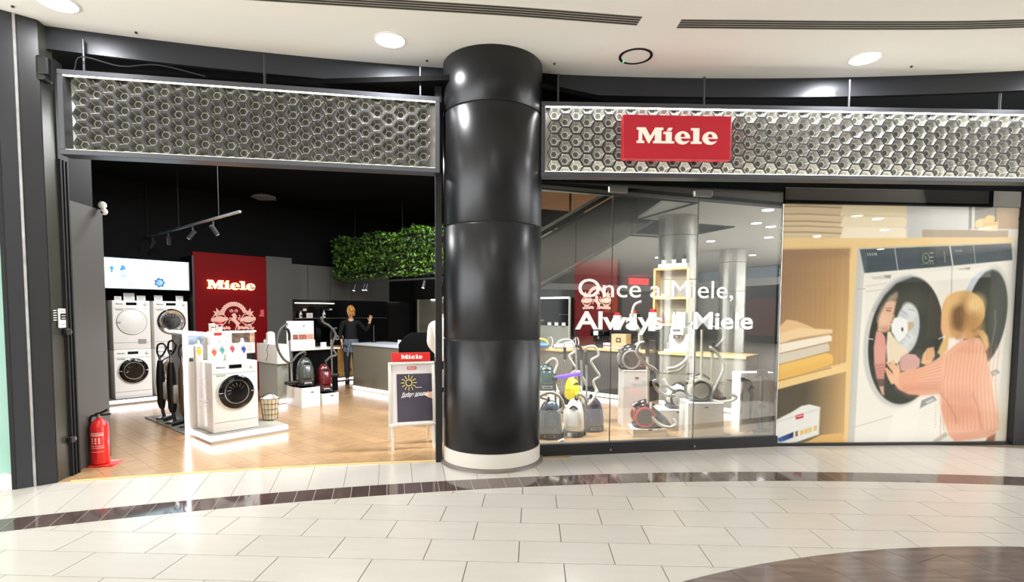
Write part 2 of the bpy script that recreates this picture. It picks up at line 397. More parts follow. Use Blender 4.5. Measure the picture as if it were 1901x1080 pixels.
# void above the frames: black header over the glass, black bulkhead and shop ceiling
GA, GB, GC, GD = Vector((.31, 5.82, 0)), Vector((3.20, 6.345, 0)), Vector((6.17, 6.51, 0)), Vector((7.6, 6.58, 0))
def wallseg(b, a, c, z0, z1, th=.06, off=0):
    d = (c-a); L = d.length; M = T(a.x, a.y, 0) @ rz(math.atan2(d.y, d.x)); box(b, 0, L, off, off+th, z0, z1, 0, M); return M
b = B(); wallseg(b, GA-Vector((.9, .16, 0)), GB, 3.02, CEIL, .12, .0); wallseg(b, GB, GD, 3.07, CEIL, .12, .0)
struct('wall_header', b, VOID, 'black header above the shop window', 'wall')
b = B(); slab(b, [(p.x, p.y) for p in (P(.5, 11.5), P(.9, 7), P(2.4, 5.8), P(4.0, 3.6), P(5.6, 2.9), P(9.4, -1), P(9.4, 11.5))], 3.9, 3.95)
struct('ceiling_shop', b, VOID, 'black ceiling inside the appliance shop', 'ceiling')
def lwall(name, u0, w0, u1, w1, z0, z1, m, label, th=.08):
    b = B(); a, c = P(u0, w0), P(u1, w1); wallseg(b, a, c, z0, z1, th); return struct(name, b, m, label, 'wall')
WALLD = mat('black_wall', (7, 7, 7), .8, spec=.2, noise=.1); WALLG = mat('charcoal_wall', (62, 62, 57), .6, noise=.05, nscale=3)
lwall('wall_left', 9.4, 11.35, 1.4, 11.35, 0, 3.95, WALLD, 'black long wall behind the stacked laundry machines', -.08)
lwall('wall_back', 9.22, 11.5, 9.22, -1.2, 0, 3.95, mat('back_wall', (40, 40, 37), .65), 'dark grey end wall of the shop', .08)
b = B(); wallseg(b, Vector((-4.53, 5.85, 0)), P(1.4, 11.3), 0, 3.95, .06, .03); struct('wall_entrance', b, WALLD, 'black wall beside the entrance behind the grey panel', 'wall')
b = B(); wallseg(b, GD, P(9.4, -1.2), 0, 3.95, .06, .0); struct('wall_right', b, WALLD, 'black wall at the far end behind the poster', 'wall')
b = B(); wallseg(b, P(2.24, 11.3), P(2.24, 10.72), 0, 1.94, .03); struct('trim_2', b, mat('niche_side', (150, 150, 142), .5), 'light grey side panel of the laundry niche', 'trim')
b = B(); wallseg(b, P(3.60, 11.3), P(3.60, 10.74), 0, 2.6, .03); struct('trim_3', b, BLACK, 'black divider beside the red wall panel', 'trim')
b = B(); wallseg(b, P(4.96, 10.77), P(5.50, 10.77), 0, 2.7, .1); struct('wall_grey', b, WALLG, 'grey wall panel between red panel and black niche', 'wall')
# ---- column clad in four dark drums with a pale foot
CC = Vector((-.215, 5.725, 0)); CR = .52
COLM = mat('column_cladding', (24, 24, 26), .3, .3, bump=.015, bscale=500)
b = B(); lathe(b, [(CR-.012, 0), (CR-.012, CEIL)], 64, T(CC.x, CC.y, 0)); column = struct('column', b, GASK, 'round column clad in dark metal drums with pale foot band', 'column', smooth=True)
for z0, z1 in ((.185, 1.312), (1.328, 2.468), (2.484, 3.618), (3.634, CEIL)):
    b = B(); lathe(b, [(CR-.01, z0), (CR-.003, z0), (CR, z0+.004), (CR, z1-.004), (CR-.003, z1), (CR-.01, z1)], 96, T(CC.x, CC.y, 0)); obj('cladding_drum', b, COLM, column, True)
b = B(); lathe(b, [(CR-.01, .035), (CR+.004, .035), (CR+.004, .18), (CR-.01, .18)], 96, T(CC.x, CC.y, 0)); obj('foot_band', b, mat('foot_band', (196, 190, 180), .4), column, True)
b = B(); lathe(b, [(CR-.01, 0), (CR+.038, 0), (CR+.036, .022), (CR+.003, .034), (CR-.01, .034)], 96, T(CC.x, CC.y, 0)); obj('plinth_ring', b, mat('plinth_stone', (104, 94, 88), .2), column, True)
def KV(x, y): return Vector((x*1.03, y*1.03, 0))
# ---- left side: neighbour shop window, pilaster, door jamb, reveal, grey panel
b = B(); wallseg(b, KV(-6.6, 3.55), KV(-4.305, 4.505), 0, .14, .12, 0); wallseg(b, KV(-6.6, 3.55), KV(-4.305, 4.505), 3.9, CEIL, .12, 0)
w3 = struct('window_3', b, mat('pale_stone', (222, 220, 212), .4), 'neighbouring shop window with mint pane and pale sill', 'window')
b = B(); wallseg(b, KV(-6.6, 3.6), KV(-4.305, 4.545), .14, 3.9, .03, .04); obj('pane', b, mat('mint_pane', (160, 200, 187), .08), w3)
b = B(); wallseg(b, KV(-4.305, 4.495), KV(-4.278, 4.508), 0, 3.95, .14); obj('window_frame', b, GASK, w3)
b = B(); wallseg(b, KV(-4.278, 4.512), KV(-4.195, 4.585), 0, CEIL, .3); struct('wall_pilaster', b, DARK, 'dark grey pilaster beside the shop entrance', 'wall')
b = B(); wallseg(b, KV(-4.195, 4.580), KV(-4.178, 4.588), 0, CEIL, .05); struct('trim_4', b, mat('worn_silver', (168, 166, 166), .4, .6, noise=.2, nscale=8), 'worn silver corner strip between pilaster and door jamb', 'trim')
b = B(); wallseg(b, KV(-4.178, 4.60), KV(-4.08, 4.69), 0, CEIL, .3); struct('wall_jamb', b, mat('jamb_metal', (42, 42, 45), .4, .2), 'dark grey metal jamb framing the entrance', 'wall')
REV = mat('olive_metal', (66, 66, 58), .35, .3, noise=.12, nscale=2)
b = B(); wallseg(b, KV(-4.082, 4.70), KV(-4.112, 4.865), 0, CEIL, .05, .0); struct('wall_reveal', b, REV, 'olive grey reveal of the entrance with a control plate', 'wall')
b = B(); wallseg(b, KV(-4.10, 4.865), KV(-4.128, 5.01), 0, 3.9, .06, .0)
for k in range(3): wallseg(b, KV(-4.088-.008*k, 4.875+.045*k), KV(-4.091-.008*k, 4.893+.045*k), 0, 3.0, .03)
struct('trim_5', b, GASK, 'black shutter guide in the entrance reveal', 'trim')
b = B(); wallseg(b, KV(-4.165, 5.01), KV(-4.25, 5.56), 0, 2.66, .045, .0); struct('wall_panel', b, mat('grey_panel', (74, 72, 68), .5), 'free-standing grey panel behind the fire extinguisher', 'wall')
b = B(); wallseg(b, KV(-4.26, 4.95), KV(-4.42, 5.66), 0, 3.95, .05, .0); struct('wall_entrance.001', b, WALLD, 'black wall strip above and behind the grey panel', 'wall')
b = B(); wallseg(b, Vector((-.80, 5.56, 0)), Vector((-.735, 5.575, 0)), 0, 3.9, .06, .0); struct('trim_6', b, GASK, 'black shutter guide against the column', 'trim')
# ---- shop window 1: three frameless panes on a black plinth
w1 = B(); M1 = wallseg(w1, GA-Vector((.3, .055, 0)), GB, 0, .125, .12, -.03); win1 = struct('window_1', w1, BLACK, 'frameless shop window of three glass panes on black plinth', 'window')
GLASS = glass_mat('window_glass', .085, (.98, 1, .99), 1.8)
dg_ = (GB-GA); GL = dg_.length; MG = T(GA.x, GA.y, 0) @ rz(math.atan2(dg_.y, dg_.x))
seams = [-.35, .818, 1.845, GL-.01]
for s0, s1 in zip(seams, seams[1:]):
    b = B(); box(b, s0+.004, s1-.004, 0, .010, .125, 3.03, 0, MG); obj('pane', b, GLASS, win1)
for s in seams[1:]:
    b = B(); box(b, s-.004, s+.004, .001, .012, .125, 3.03, 0, MG); obj('joint', b, mat('silicone', (30, 34, 34), .4), win1)
for s in (.818, 1.845):
    b = B(); box(b, s-.05, s+.16, -.02, .03, 2.93, 3.0, .004, MG); obj('clamp', b, STEEL, win1)
    b = B(); cyl(b, MG @ Vector((s, -.05, .05)), MG @ Vector((s, -.03, .05)), .012); obj('bolt', b, STEEL, win1)
# ---- shop window 2: poster window
b = B(); wallseg(b, GB, GC+Vector((.2, .012, 0)), 0, .03, .1, -.03); wallseg(b, GC+Vector((.0, .0, 0)), GD, 0, 3.1, .2, -.06)
win2 = struct('window_2', b, BLACK, 'shop window with black frame around the laundry poster', 'window')
dp = (GC-GB); PL_ = dp.length; MP = T(GB.x, GB.y, 0) @ rz(math.atan2(dp.y, dp.x))
b = B(); box(b, .004, PL_, -.02, -.012, .03, 2.893, 0, MP); obj('pane', b, glass_mat('poster_glass', .0, (1, 1, 1), .12), win2)
b = B(); box(b, .004, PL_, -.02, -.012, 2.895, 3.08, 0, MP); obj('top_pane', b, glass_mat('strip_glass', .05, (1, 1, 1), 1.5), win2)
b = B(); box(b, 0, PL_+.1, .06, .1, 0, 3.1, 0, MP); obj('back_panel', b, VOID, win2)
# ================================================================ HONEYCOMB SCREENS
HR = .0762; HS = .132
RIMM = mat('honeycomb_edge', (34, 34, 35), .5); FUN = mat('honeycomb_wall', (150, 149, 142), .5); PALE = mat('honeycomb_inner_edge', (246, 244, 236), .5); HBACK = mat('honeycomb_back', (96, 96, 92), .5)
FUNd = mat('honeycomb_wall_dimmed', (84, 83, 79), .45); PALEd = mat('honeycomb_inner_edge_dimmed', (206, 204, 190), .45); HBACKd = mat('honeycomb_back_dimmed', (58, 58, 55), .5)  # darker copies: the dim screen's weaker light put into the cell colours
def hexp(r, y): return [Vector((r*math.cos(PI/3*i), y, r*math.sin(PI/3*i))) for i in range(6)]
def cell_mesh(half, mats):
    b = B(); lv = [hexp(HR*.995, 0), hexp(HR*.86, 0), hexp(HR*.54, .05), hexp(HR*.41, .046), hexp(HR*.41, .058)]
    vv = [[b.verts.new(p) for p in l] for l in lv]
    for k, mi in ((0, 0), (1, 1), (2, 2), (3, 2)):
        for j in range(6):
            if half == 1 and 3 <= j: continue      # keep z >= 0
            if half == -1 and j < 3: continue
            f = b.faces.new((vv[k][j], vv[k][(j+1) % 6], vv[k+1][(j+1) % 6], vv[k+1][j])); f.material_index = mi
    if not half: f = b.faces.new(vv[4]); f.material_index = 3
    else:
        q = [vv[2][0], vv[2][1], vv[2][2], vv[2][3]] if half == 1 else [vv[2][3], vv[2][4], vv[2][5], vv[2][0]]
    if not half:
        for j in (0, 2, 4):                          # three pale ridges
            a, c = lv[1][j]*1.0, lv[2][j]*1.0; t = Vector((-math.sin(PI/3*j), 0, math.cos(PI/3*j)))*.0060
            o_ = Vector((0, -.003, 0)); q = [b.verts.new(p) for p in (a-t+o_, a+t+o_, c+t+o_, c-t+o_)]
            f = b.faces.new(q); f.material_index = 2
    me = bpy.data.meshes.new('honeycomb_cell'); b.to_mesh(me); b.free()
    for m in mats: me.materials.append(m)
    return me
def honeycomb(label, A, Bp, led, mats, rods, sidx=0):
    d = Bp-A; L = d.length; z0, z1 = 3.005, 3.757
    t = thing('honeycomb_screen', label, 'screen', (A.x, A.y, z0), math.atan2(d.y, d.x), 'honeycomb screens above the shopfront'); H = z1-z0; w_ = .046
    for nm, q in (('frame_bar', (0, L, 0, w_)), ('frame_bar', (0, L, H-w_, H)), ('frame_bar', (0, w_, w_, H-w_)), ('frame_bar', (L-w_, L, w_, H-w_))):
        b = B(); box(b, q[0], q[1], -.035, .12, q[2], q[3], .003, seg=1); obj(nm, b, mat('frame_metal', (74, 75, 80), .35, .4), t)
    b = B(); box(b, w_, L-w_, .088, .10, w_, H-w_); obj('back_plate', b, PALE, t)
    full, up, dn = cell_mesh(0, mats), cell_mesh(1, mats), cell_mesh(-1, mats)
    n = int((L-2*w_-.01)/(1.5*HR)); x0 = w_+(L-2*w_-n*1.5*HR)/2+.75*HR; zb = w_+.001
    for i in range(n):
        x = x0+i*1.5*HR
        if i % 2 == 0:
            for k in range(5): obj('honeycomb_cell', full, None, t, loc=(x, .006, zb+HS*(k+.5)))
        else:
            for k in range(4): obj('honeycomb_cell', full, None, t, loc=(x, .006, zb+HS*(k+1)))
            obj('honeycomb_half_cell', up, None, t, loc=(x, .006, zb)); obj('honeycomb_half_cell', dn, None, t, loc=(x, .006, zb+HS*5))
    b = B(); box(b, w_, L-w_, -.033, -.001, H-w_-.004, H-w_-.0005); obj('led_strip', b, led[0], t)
    b = B(); box(b, w_, L-w_, -.033, -.001, w_+.0005, w_+.003); obj('led_strip', b, led[1], t)
    for x in rods:
        b = B(); cyl(b, (x, .03, H), (x, .03, H+.3), .012, n=8); box(b, x-.03, x+.03, .0, .06, H, H+.012); obj('hanger_rod', b, DARK, t)
    return t
HA, HB = Vector((-4.105, 4.92, 0)), Vector((-.745, 5.50, 0)); HC_, HD = Vector((.285, 5.60, 0)), Vector((6.4, 5.80, 0))
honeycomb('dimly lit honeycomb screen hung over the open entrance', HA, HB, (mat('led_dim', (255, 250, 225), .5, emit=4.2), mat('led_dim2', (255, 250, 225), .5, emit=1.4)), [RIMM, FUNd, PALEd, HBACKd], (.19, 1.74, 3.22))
honeycomb('bright backlit honeycomb screen above the glass shop window', HC_, HD, (mat('led_bright', (255, 255, 250), .5, emit=20.0), mat('led_bright2', (255, 252, 235), .5, emit=8.0)), [RIMM, FUN, PALE, HBACK], (.18, 1.71, 3.26, 4.9))
hd = HD-HC_; ha = math.atan2(hd.y, hd.x)
t = thing('shop_sign', 'red box sign with cream slab lettering on the bright honeycomb screen', 'sign', HC_+Vector((1.385*math.cos(ha), 1.385*math.sin(ha), 3.165)), ha)
b = B(); box(b, -.562, .562, -.13, -.04, 0, .442, .012); obj('sign_box', b, RSIGN, t)
brand(t, .156, .012, CREAM, 0, -.135, .155)
b = B(); box(b, -.5, -.44, -.04, .02, .1, .34); box(b, .44, .5, -.04, .02, .1, .34); obj('bracket', b, DARK, t)
# motor box of the shutter
t = thing('shutter_motor', 'small dark shutter motor box in the upper corner of the entrance', 'motor', (-4.235, 4.86, 3.63), math.radians(10))
b = B(); box(b, 0, .08, -.05, .06, 0, .22, .02); obj('motor_housing', b, BLACK, t); b = B(); box(b, .02, .11, -.06, .0, .05, .2, .01); obj('gear_cover', b, BLACK, t)
b = B(); tube(b, [(-3.98, 4.94, 3.77), (-3.9, 4.93, 3.88), (-3.6, 5.0, 3.83), (-3.3, 5.06, 3.87), (-2.9, 5.13, 3.8)], .006, 6, 5); tag(obj('cable', b, GASK), 'thin black cable sagging above the dim honeycomb screen', 'cable')
# ================================================================ CEILING FITTINGS
LENS = mat('downlight_lens', (255, 252, 255), .4, emit=14.0); RIMW = mat('white_rim', (240, 236, 228), .4)
def downlight(x, y, label, grp=None, r=.138, power=None):
    t = thing('downlight', label, 'downlight', (x, y, CEIL), 0, grp or 'round downlights in the mall ceiling')
    b = B(); lathe(b, [(r+.014, -.001), (r+.014, -.006), (r, -.009), (r-.006, -.004), (r-.006, -.001)], 36); obj('rim', b, RIMW, t, True)
    b = B(); lathe(b, [(r-.006, -.002), (r-.006, -.004)], 36); obj('lens', b, LENS, t)
    lamp('AREA', 'downlight_lamp', (x, y, CEIL-.02), DOWN_W if power is None else power, (.97, .98, 1), .26)
downlight(-3.797, 4.569, 'round white downlight above the door jamb at the end of the mall ceiling')
downlight(-1.163, 5.147, 'round white downlight just in front of the dim honeycomb screen', power=40)
downlight(3.512, 5.455, 'round white downlight seen at a slant above the bright honeycomb screen', power=40)
HIDDEN = [(5.85, 5.15), (8.0, 1.6), (9.25, 1.6), (10.3, 1.9), (7.3, 2.6), (9.75, -.6), (9.9, -4.4), (11.2, -4.1), (12.3, -2.6), (10.6, -.9), (8.5, 1.0), (-1.5, -3.2), (-4.8, 1.0), (-6.5, -2.0), (-3.2, -6.2), (1.0, -6.0), (4.5, -6.6), (8.0, -6.6), (12.9, -9.5), (16, -7), (15, -2), (-.6, -10), (4.2, -10.5), (9.2, -11), (-7, -8), (13.5, 2.5), (.1, 1.7), (-1.7, 1.1)]
for x, y in HIDDEN: downlight(x, y, 'round white downlight of the mall ceiling behind the viewpoint', 'downlights of the mall behind the viewpoint', power=55 if y < -2 else None)
t = thing('ceiling_speaker', 'round flush ceiling speaker with black ring and tiny green lamp', 'speaker', (1.216, 5.437, CEIL))
b = B(); lathe(b, [(.165, 0), (.165, -.008), (.142, -.008), (.142, 0)], 40); obj('black_ring', b, BLACK, t, True)
b = B(); lathe(b, [(.142, 0), (.14, -.004)], 40); obj('grille', b, CEILM, t)
b = B(); ball(b, (-.10, .10, -.01), .008); obj('indicator_lamp', b, mat('green_led', (60, 255, 130), .5, emit=3), t)
for i, (x, y) in enumerate([(-3.47, 5.03), (-.88, 5.55), (.42, 5.6), (4.1, 5.62), (-4.22, 4.62)]):
    b = B(); cyl(b, (x, y, CEIL), (x, y, CEIL-.012), .012, n=10); tag(obj('ceiling_screw', b, DARK), 'tiny dark fixing dot in the plaster ceiling '+('above the dim honeycomb screen', 'just before the column', 'just past the column', 'near the slanted downlight', 'above the pilaster')[i], 'screw', 'tiny fixings in the plaster ceiling')
VSL = mat('vent_slot', (58, 57, 52), .8); VFR = mat('vent_frame', (198, 192, 178), .5)
def vent(label, pts):
    t = thing('ceiling_vent', label, 'vent', (pts[0][0], pts[0][1], CEIL), 0, 'slot vents in the mall ceiling'); o_ = Vector((pts[0][0], pts[0][1], 0))
    sp = smooth_path([(x-o_.x, y-o_.y, 0) for x, y in pts], 8)
    def strip(off, w_, z0, z1, nm, m):
        b = B(); q = []
        for i, p in enumerate(sp):
            d = (sp[min(i+1, len(sp)-1)]-sp[max(i-1, 0)]).normalized(); nn = Vector((-d.y, d.x, 0))
            a, c = p+nn*off, p+nn*(off+w_)
            q.append([b.verts.new((a.x, a.y, z0)), b.verts.new((c.x, c.y, z0)), b.verts.new((c.x, c.y, z1)), b.verts.new((a.x, a.y, z1))])
        for A_, C_ in zip(q, q[1:]):
            for k in range(4): b.faces.new((A_[k], A_[(k+1) % 4], C_[(k+1) % 4], C_[k]))
        b.faces.new(q[0]); b.faces.new(q[-1][::-1]); obj(nm, b, m, t)
    strip(-.075, .15, -.002, 0, 'vent_frame', VFR)
    for k in range(4): strip(-.068+k*.036, .021, -.005, -.002, 'slot', VSL)
vent('long slotted ceiling vent running past the column', [(-2.6, 4.40), (-1.344, 4.53), (-.062, 4.655), (1.10, 4.80)])
vent('long slotted ceiling vent above the poster side', [(1.46, 4.84), (3.29, 4.85), (4.44, 4.81), (6.5, 4.62)])
# ================================================================ LAUNDRY POSTER : a flat print on the window
def poster_paint(X, Y):
    """colour of the printed picture; X,Y are picture coordinates"""
    C = np.zeros(X.shape+(3,), np.float32)
    def f(c): return np.array(c, np.float32)
    def mixin(a, c): C[:] = C*(1-a[..., None])+f(c)*a[..., None] if not isinstance(c, np.ndarray) or c.ndim == 1 else C*(1-a[..., None])+c*a[..., None]
    def sm(d, s=1.0): return np.clip(.5-d/(2*s), 0, 1)
    def poly(pts, c, s=1.0, a=1.0, grad=None):
        pts = np.array(pts, np.float32); ins = np.zeros(X.shape, bool); dist = np.full(X.shape, 1e9, np.float32); n = len(pts)
        for i in range(n):
            x0, y0 = pts[i]; x1, y1 = pts[(i+1) % n]
            cnd = (y0 > Y) != (y1 > Y)
            with np.errstate(divide='ignore', invalid='ignore'): xi = (x1-x0)*(Y-y0)/(y1-y0+1e-9)+x0
            ins ^= cnd & (X < xi)
            dx, dy = x1-x0, y1-y0; t_ = np.clip(((X-x0)*dx+(Y-y0)*dy)/(dx*dx+dy*dy+1e-9), 0, 1)
            dist = np.minimum(dist, np.hypot(X-x0-t_*dx, Y-y0-t_*dy))
        m_ = sm(np.where(ins, -dist, dist), s)*a
        if grad is None: mixin(m_, c)
        else:
            (gx, gy, hx, hy, c2) = grad; t_ = np.clip(((X-gx)*(hx-gx)+(Y-gy)*(hy-gy))/((hx-gx)**2+(hy-gy)**2), 0, 1)[..., None]
            mixin(m_, f(c)*(1-t_)+f(c2)*t_)
        return m_
    def ell(cx, cy_, ax, ay, c, ang=0, s=1.0, a=1.0):
        ca, sa = math.cos(ang), math.sin(ang); u_ = (X-cx)*ca+(Y-cy_)*sa; v_ = -(X-cx)*sa+(Y-cy_)*ca
        r = np.hypot(u_/ax, v_/ay); m_ = sm((r-1)*min(ax, ay), s)*a; mixin(m_, c); return m_
    def line(pts, w_, c, s=.7, a=1.0):
        d = np.full(X.shape, 1e9, np.float32)
        for (x0, y0), (x1, y1) in zip(pts, pts[1:]):
            dx, dy = x1-x0, y1-y0; t_ = np.clip(((X-x0)*dx+(Y-y0)*dy)/(dx*dx+dy*dy+1e-9), 0, 1); d = np.minimum(d, np.hypot(X-x0-t_*dx, Y-y0-t_*dy))
        mixin(sm(d-w_, s)*a, c)
    def z5(pts): return [(1430+x/4.036, 340+y/4.036) for x, y in pts]
    def z6(pts): return [(1430+x/3.724, 560+y/3.724) for x, y in pts]
    def z8(pts): return [(1600+x/4.5, 520+y/4.5) for x, y in pts]
    def z7(pts): return [(1560+x/3.856, 440+y/3.856) for x, y in pts]
    C[:] = f((214, 214, 206))
    poly([(1680, 370), (1800, 370), (1800, 445), (1680, 445)], (198, 198, 192), 8, grad=(1690, 0, 1800, 0, (222, 222, 216)))
    poly([(1797, 370), (1803, 370), (1803, 424), (1797, 424)], (146, 144, 136)); poly([(1803, 370), (1808, 370), (1808, 424), (1803, 424)], (232, 228, 220))
    poly([(1808, 370), (1846, 370), (1846, 424), (1808, 424)], (158, 154, 146)); poly([(1847, 370), (1905, 370), (1905, 424), (1847, 424)], (184, 156, 126)); line([(1847, 370), (1847, 424)], .8, (80, 76, 70)); ell(1893, 402, 3, 6, (60, 58, 54))
    poly([(1880, 425), (1905, 425), (1905, 835), (1868, 835)], (208, 206, 198)); poly([(1876, 640), (1905, 640), (1905, 740), (1870, 740)], (198, 196, 186), 6)
    poly([(1800, 421), (1905, 421), (1905, 440), (1800, 440)], (222, 218, 206)); poly([(1711, 424), (1871, 424), (1871, 438), (1711, 438)], (176, 158, 134))
    ell(1824, 413, 16, 11, (238, 206, 150)); poly([(1828, 408), (1852, 408), (1851, 425), (1826, 425)], (242, 222, 176)); ell(1837, 402, 9, 6, (244, 206, 136)); poly([(1822, 410), (1852, 409), (1852, 414), (1824, 416)], (236, 190, 118)); ell(1817, 412, 7, 7, (246, 218, 164))
    # folded towels on the shelf
    poly([(1450, 379), (1570, 379), (1570, 442), (1450, 442)], (214, 192, 156), 1.5)
    for y, d in ((385, 1.0), (399, .8), (412, 1.0), (421, .8), (432, 1.0)):
        line([(1456, y), (1500, y-1), (1568, y+1.5)], .9, (150, 126, 92), 1.2, d); line([(1456, y+3), (1568, y+4)], 1.2, (226, 206, 170), 2, .7)
    for y0, y1, c in ((379, 401, (232, 214, 176)), (401, 421, (238, 222, 188)), (420, 443, (244, 232, 204))):
        poly([(1566, y0), (1676, y0), (1682, y0+4), (1682, y1-4), (1677, y1), (1560, y1)], c, 1.4); line([(1566, y1), (1676, y1-.5)], .6, (190, 164, 122), 1.2, .8)
    # shelf unit
    poly([(1445, 442), (1600, 441), (1720, 439), (1882, 436), (1882, 449), (1760, 454), (1594, 460), (1590, 830), (1430, 830)], (236, 204, 146))
    poly([(1440, 464), (1578, 460), (1576, 560), (1571, 672), (1430, 712)], (160, 128, 98), 1.2, grad=(1446, 560, 1574, 620, (206, 166, 108)))
    poly([(1440, 464), (1578, 460), (1577, 474), (1440, 486)], (150, 120, 92), 6, .5)
    for x in np.linspace(1452, 1570, 14): line([(x, 470), (x-3, 690)], .4, (150, 116, 76), 1.5, .25)
    poly(z6([(58, 180), (120, 122), (180, 130), (260, 160), (320, 190), (430, 190), (428, 215), (300, 235), (150, 262), (58, 292)]), (232, 194, 146), 1.2); poly(z6([(58, 225), (200, 180), (428, 190), (430, 212), (200, 245), (58, 292)]), (240, 212, 166), 1.5)
    poly(z6([(58, 290), (200, 262), (405, 224), (428, 240), (425, 270), (200, 325), (58, 360)]), (246, 236, 216), 1.2); poly(z6([(55, 362), (200, 330), (400, 282), (412, 310), (408, 340), (200, 400), (50, 440)]), (220, 210, 190), 1.3)
    poly(z6([(50, 440), (200, 400), (385, 352), (425, 365), (438, 395), (428, 430), (200, 510), (45, 548)]), (240, 196, 112), 1.3); poly(z6([(50, 500), (200, 455), (430, 395), (428, 430), (200, 510), (45, 548)]), (232, 180, 94), 4, .6)
    for p in ([(58, 292), (410, 225)], [(58, 362), (412, 280)], [(50, 440), (405, 345)]): line(z6(p), .7, (176, 140, 96), 1.2, .8)
    poly([(1430, 725), (1571, 690), (1567, 812), (1430, 835)], (96, 88, 74), 1.2, grad=(1490, 760, 1568, 770, (206, 168, 116)))
    poly(z6([(38, 560), (530, 430), (530, 480), (36, 615)]), (240, 208, 146)); line(z6([(38, 556), (420, 458)]), .8, (160, 122, 74), 1.2)
    poly(z6([(235, 990), (350, 935), (500, 918), (512, 1000), (240, 1000)]), (226, 182, 116))
    poly(z6([(34, 830), (150, 770), (215, 728), (270, 716), (345, 735), (335, 930), (180, 985), (30, 990)]), (234, 232, 226), 1.1); poly(z6([(34, 838), (345, 742), (345, 752), (34, 850)]), (216, 214, 208), 1.5)
    poly(z6([(175, 795), (228, 780), (230, 810), (177, 824)]), (190, 60, 66)); line(z6([(184, 803), (222, 795)]), .8, (240, 220, 216))
    poly(z6([(46, 958), (160, 912), (158, 950), (60, 990)]), (70, 110, 180), grad=(1445, 820, 1472, 806, (40, 50, 90))); poly(z6([(172, 910), (190, 903), (190, 940), (172, 946)]), (140, 104, 60))
    for x in (205, 235, 262, 300): poly(z6([(x, 905-(x-200)*.33), (x+24, 896-(x-200)*.33), (x+24, 930-(x-200)*.33), (x, 940-(x-200)*.33)]), (226, 194, 128))
    poly([(1430, 824), (1480, 822), (1440, 835)], (230, 226, 218))
    # machines
    poly([(1592, 459), (1608, 459), (1603, 830), (1574, 830), (1578, 742), (1586, 560)], (196, 196, 188), 1.2); poly([(1600, 470), (1606, 560), (1588, 830), (1576, 830)], (206, 206, 198), 3, .8)
    poly([(1604, 505), (1768, 489), (1880, 478), (1880, 560), (1872, 720), (1860, 830), (1586, 830), (1596, 640)], (240, 236, 224), 1.2)
    poly([(1880, 478), (1881, 540), (1874, 760), (1868, 830), (1850, 830), (1862, 700)], (226, 222, 210), 2)
    line([(1767, 490), (1766, 560), (1762, 640)], .8, (176, 174, 166)); line([(1592, 535), (1606, 535)], .6, (160, 160, 152)); line([(1606, 540), (1650, 534)], .6, (200, 198, 190)); line([(1606, 530), (1646, 524)], .6, (206, 204, 196))
    poly(z5([(670, 490), (1340, 460), (1366, 606), (705, 668)]), (74, 84, 90)); poly(z5([(1346, 460), (1806, 434), (1816, 560), (1372, 606)]), (76, 86, 90)); poly(z5([(1100, 472), (1340, 461), (1364, 600), (1120, 622)]), (64, 72, 72), 4, .6)
    line(z5([(930, 480), (954, 640)]), .7, (206, 208, 206)); line(z5([(1342, 460), (1366, 606)]), 1.1, (220, 222, 220)); line(z5([(1520, 450), (1536, 585)]), .6, (190, 194, 194)); line(z5([(672, 484), (1805, 430)]), .8, (196, 190, 170))
    for x, y in ((728, 528), (745, 527), (762, 526), (780, 525), (792, 525)): line(z5([(x, y-7), (x+4, y+8)]), .6, (226, 228, 228), .6)
    for x, y in ((1388, 496), (1402, 495), (1416, 494), (1428, 493)): line(z5([(x, y-5), (x+3, y+6)]), .5, (216, 220, 220), .6)
    line(z5(arc(1164, 552, 26, 38, 0, 360, 20)), .5, (186, 196, 176)); line(z5([(1160, 540), (1165, 560)]), 1, (150, 190, 120))
    for y in (512, 545, 572): line(z5([(1196, y), (1216, y)]), .9, (196, 200, 190))
    line(z5([(1300, 500), (1308, 580)]), .6, (176, 180, 172))
    for k in range(5): line(z5([(1135+k*20, 590+8*math.cos(k)), (1141+k*20, 596)]), .6, (160, 168, 150))
    poly(z5([(752, 695), (905, 680), (898, 708), (770, 714)]), (214, 210, 200)); poly(z5([(850, 684), (905, 680), (898, 706), (860, 700)]), (160, 156, 146)); poly(z5([(1400, 628), (1498, 618), (1494, 640), (1420, 640)]), (206, 202, 192)); poly(z5([(1450, 622), (1498, 618), (1492, 636)]), (160, 158, 150))
    # doors
    ell(1677, 633, 73, 126, (206, 206, 200), .13, 2); ell(1682, 632, 69, 121, (62, 64, 58), .13, 1.2)
    line([(1622, 575), (1640, 545), (1662, 522), (1690, 511)], 2.2, (178, 182, 182), 2.5); ell(1690, 612, 44, 84, (72, 74, 66), .13, 10, .8); ell(1692, 560, 30, 20, (84, 84, 74), 0, 12, .6)
    ell(1826, 590, 42, 95, (202, 206, 212), .16, 2); ell(1831, 589, 39, 92, (60, 62, 56), .16, 1.2); ell(1836, 580, 26, 66, (80, 82, 70), .16, 12, .8); line([(1793, 542), (1806, 516), (1822, 502)], 2, (190, 206, 222), 2)
    line(z7([(1115, 520), (1120, 620), (1095, 760)]), 1, (120, 124, 112), 2)
    # drum and reflections in the first door
    ell(1684, 609, 23, 48, (200, 206, 206), .12, 1.5)
    for q in ((480, 500, 46), (520, 540, 40), (500, 600, 36), (500, 720, 40), (470, 770, 30)): ell(1560+q[0]/3.856, 440+q[1]/3.856, q[2]/5, q[2]/4.4, (224, 228, 226), 0, 3, .7)
    for p in ([(440, 520), (475, 545)], [(490, 510), (530, 520)], [(470, 690), (500, 720)]): line(z7(p), .8, (150, 158, 160), 1.5, .7)
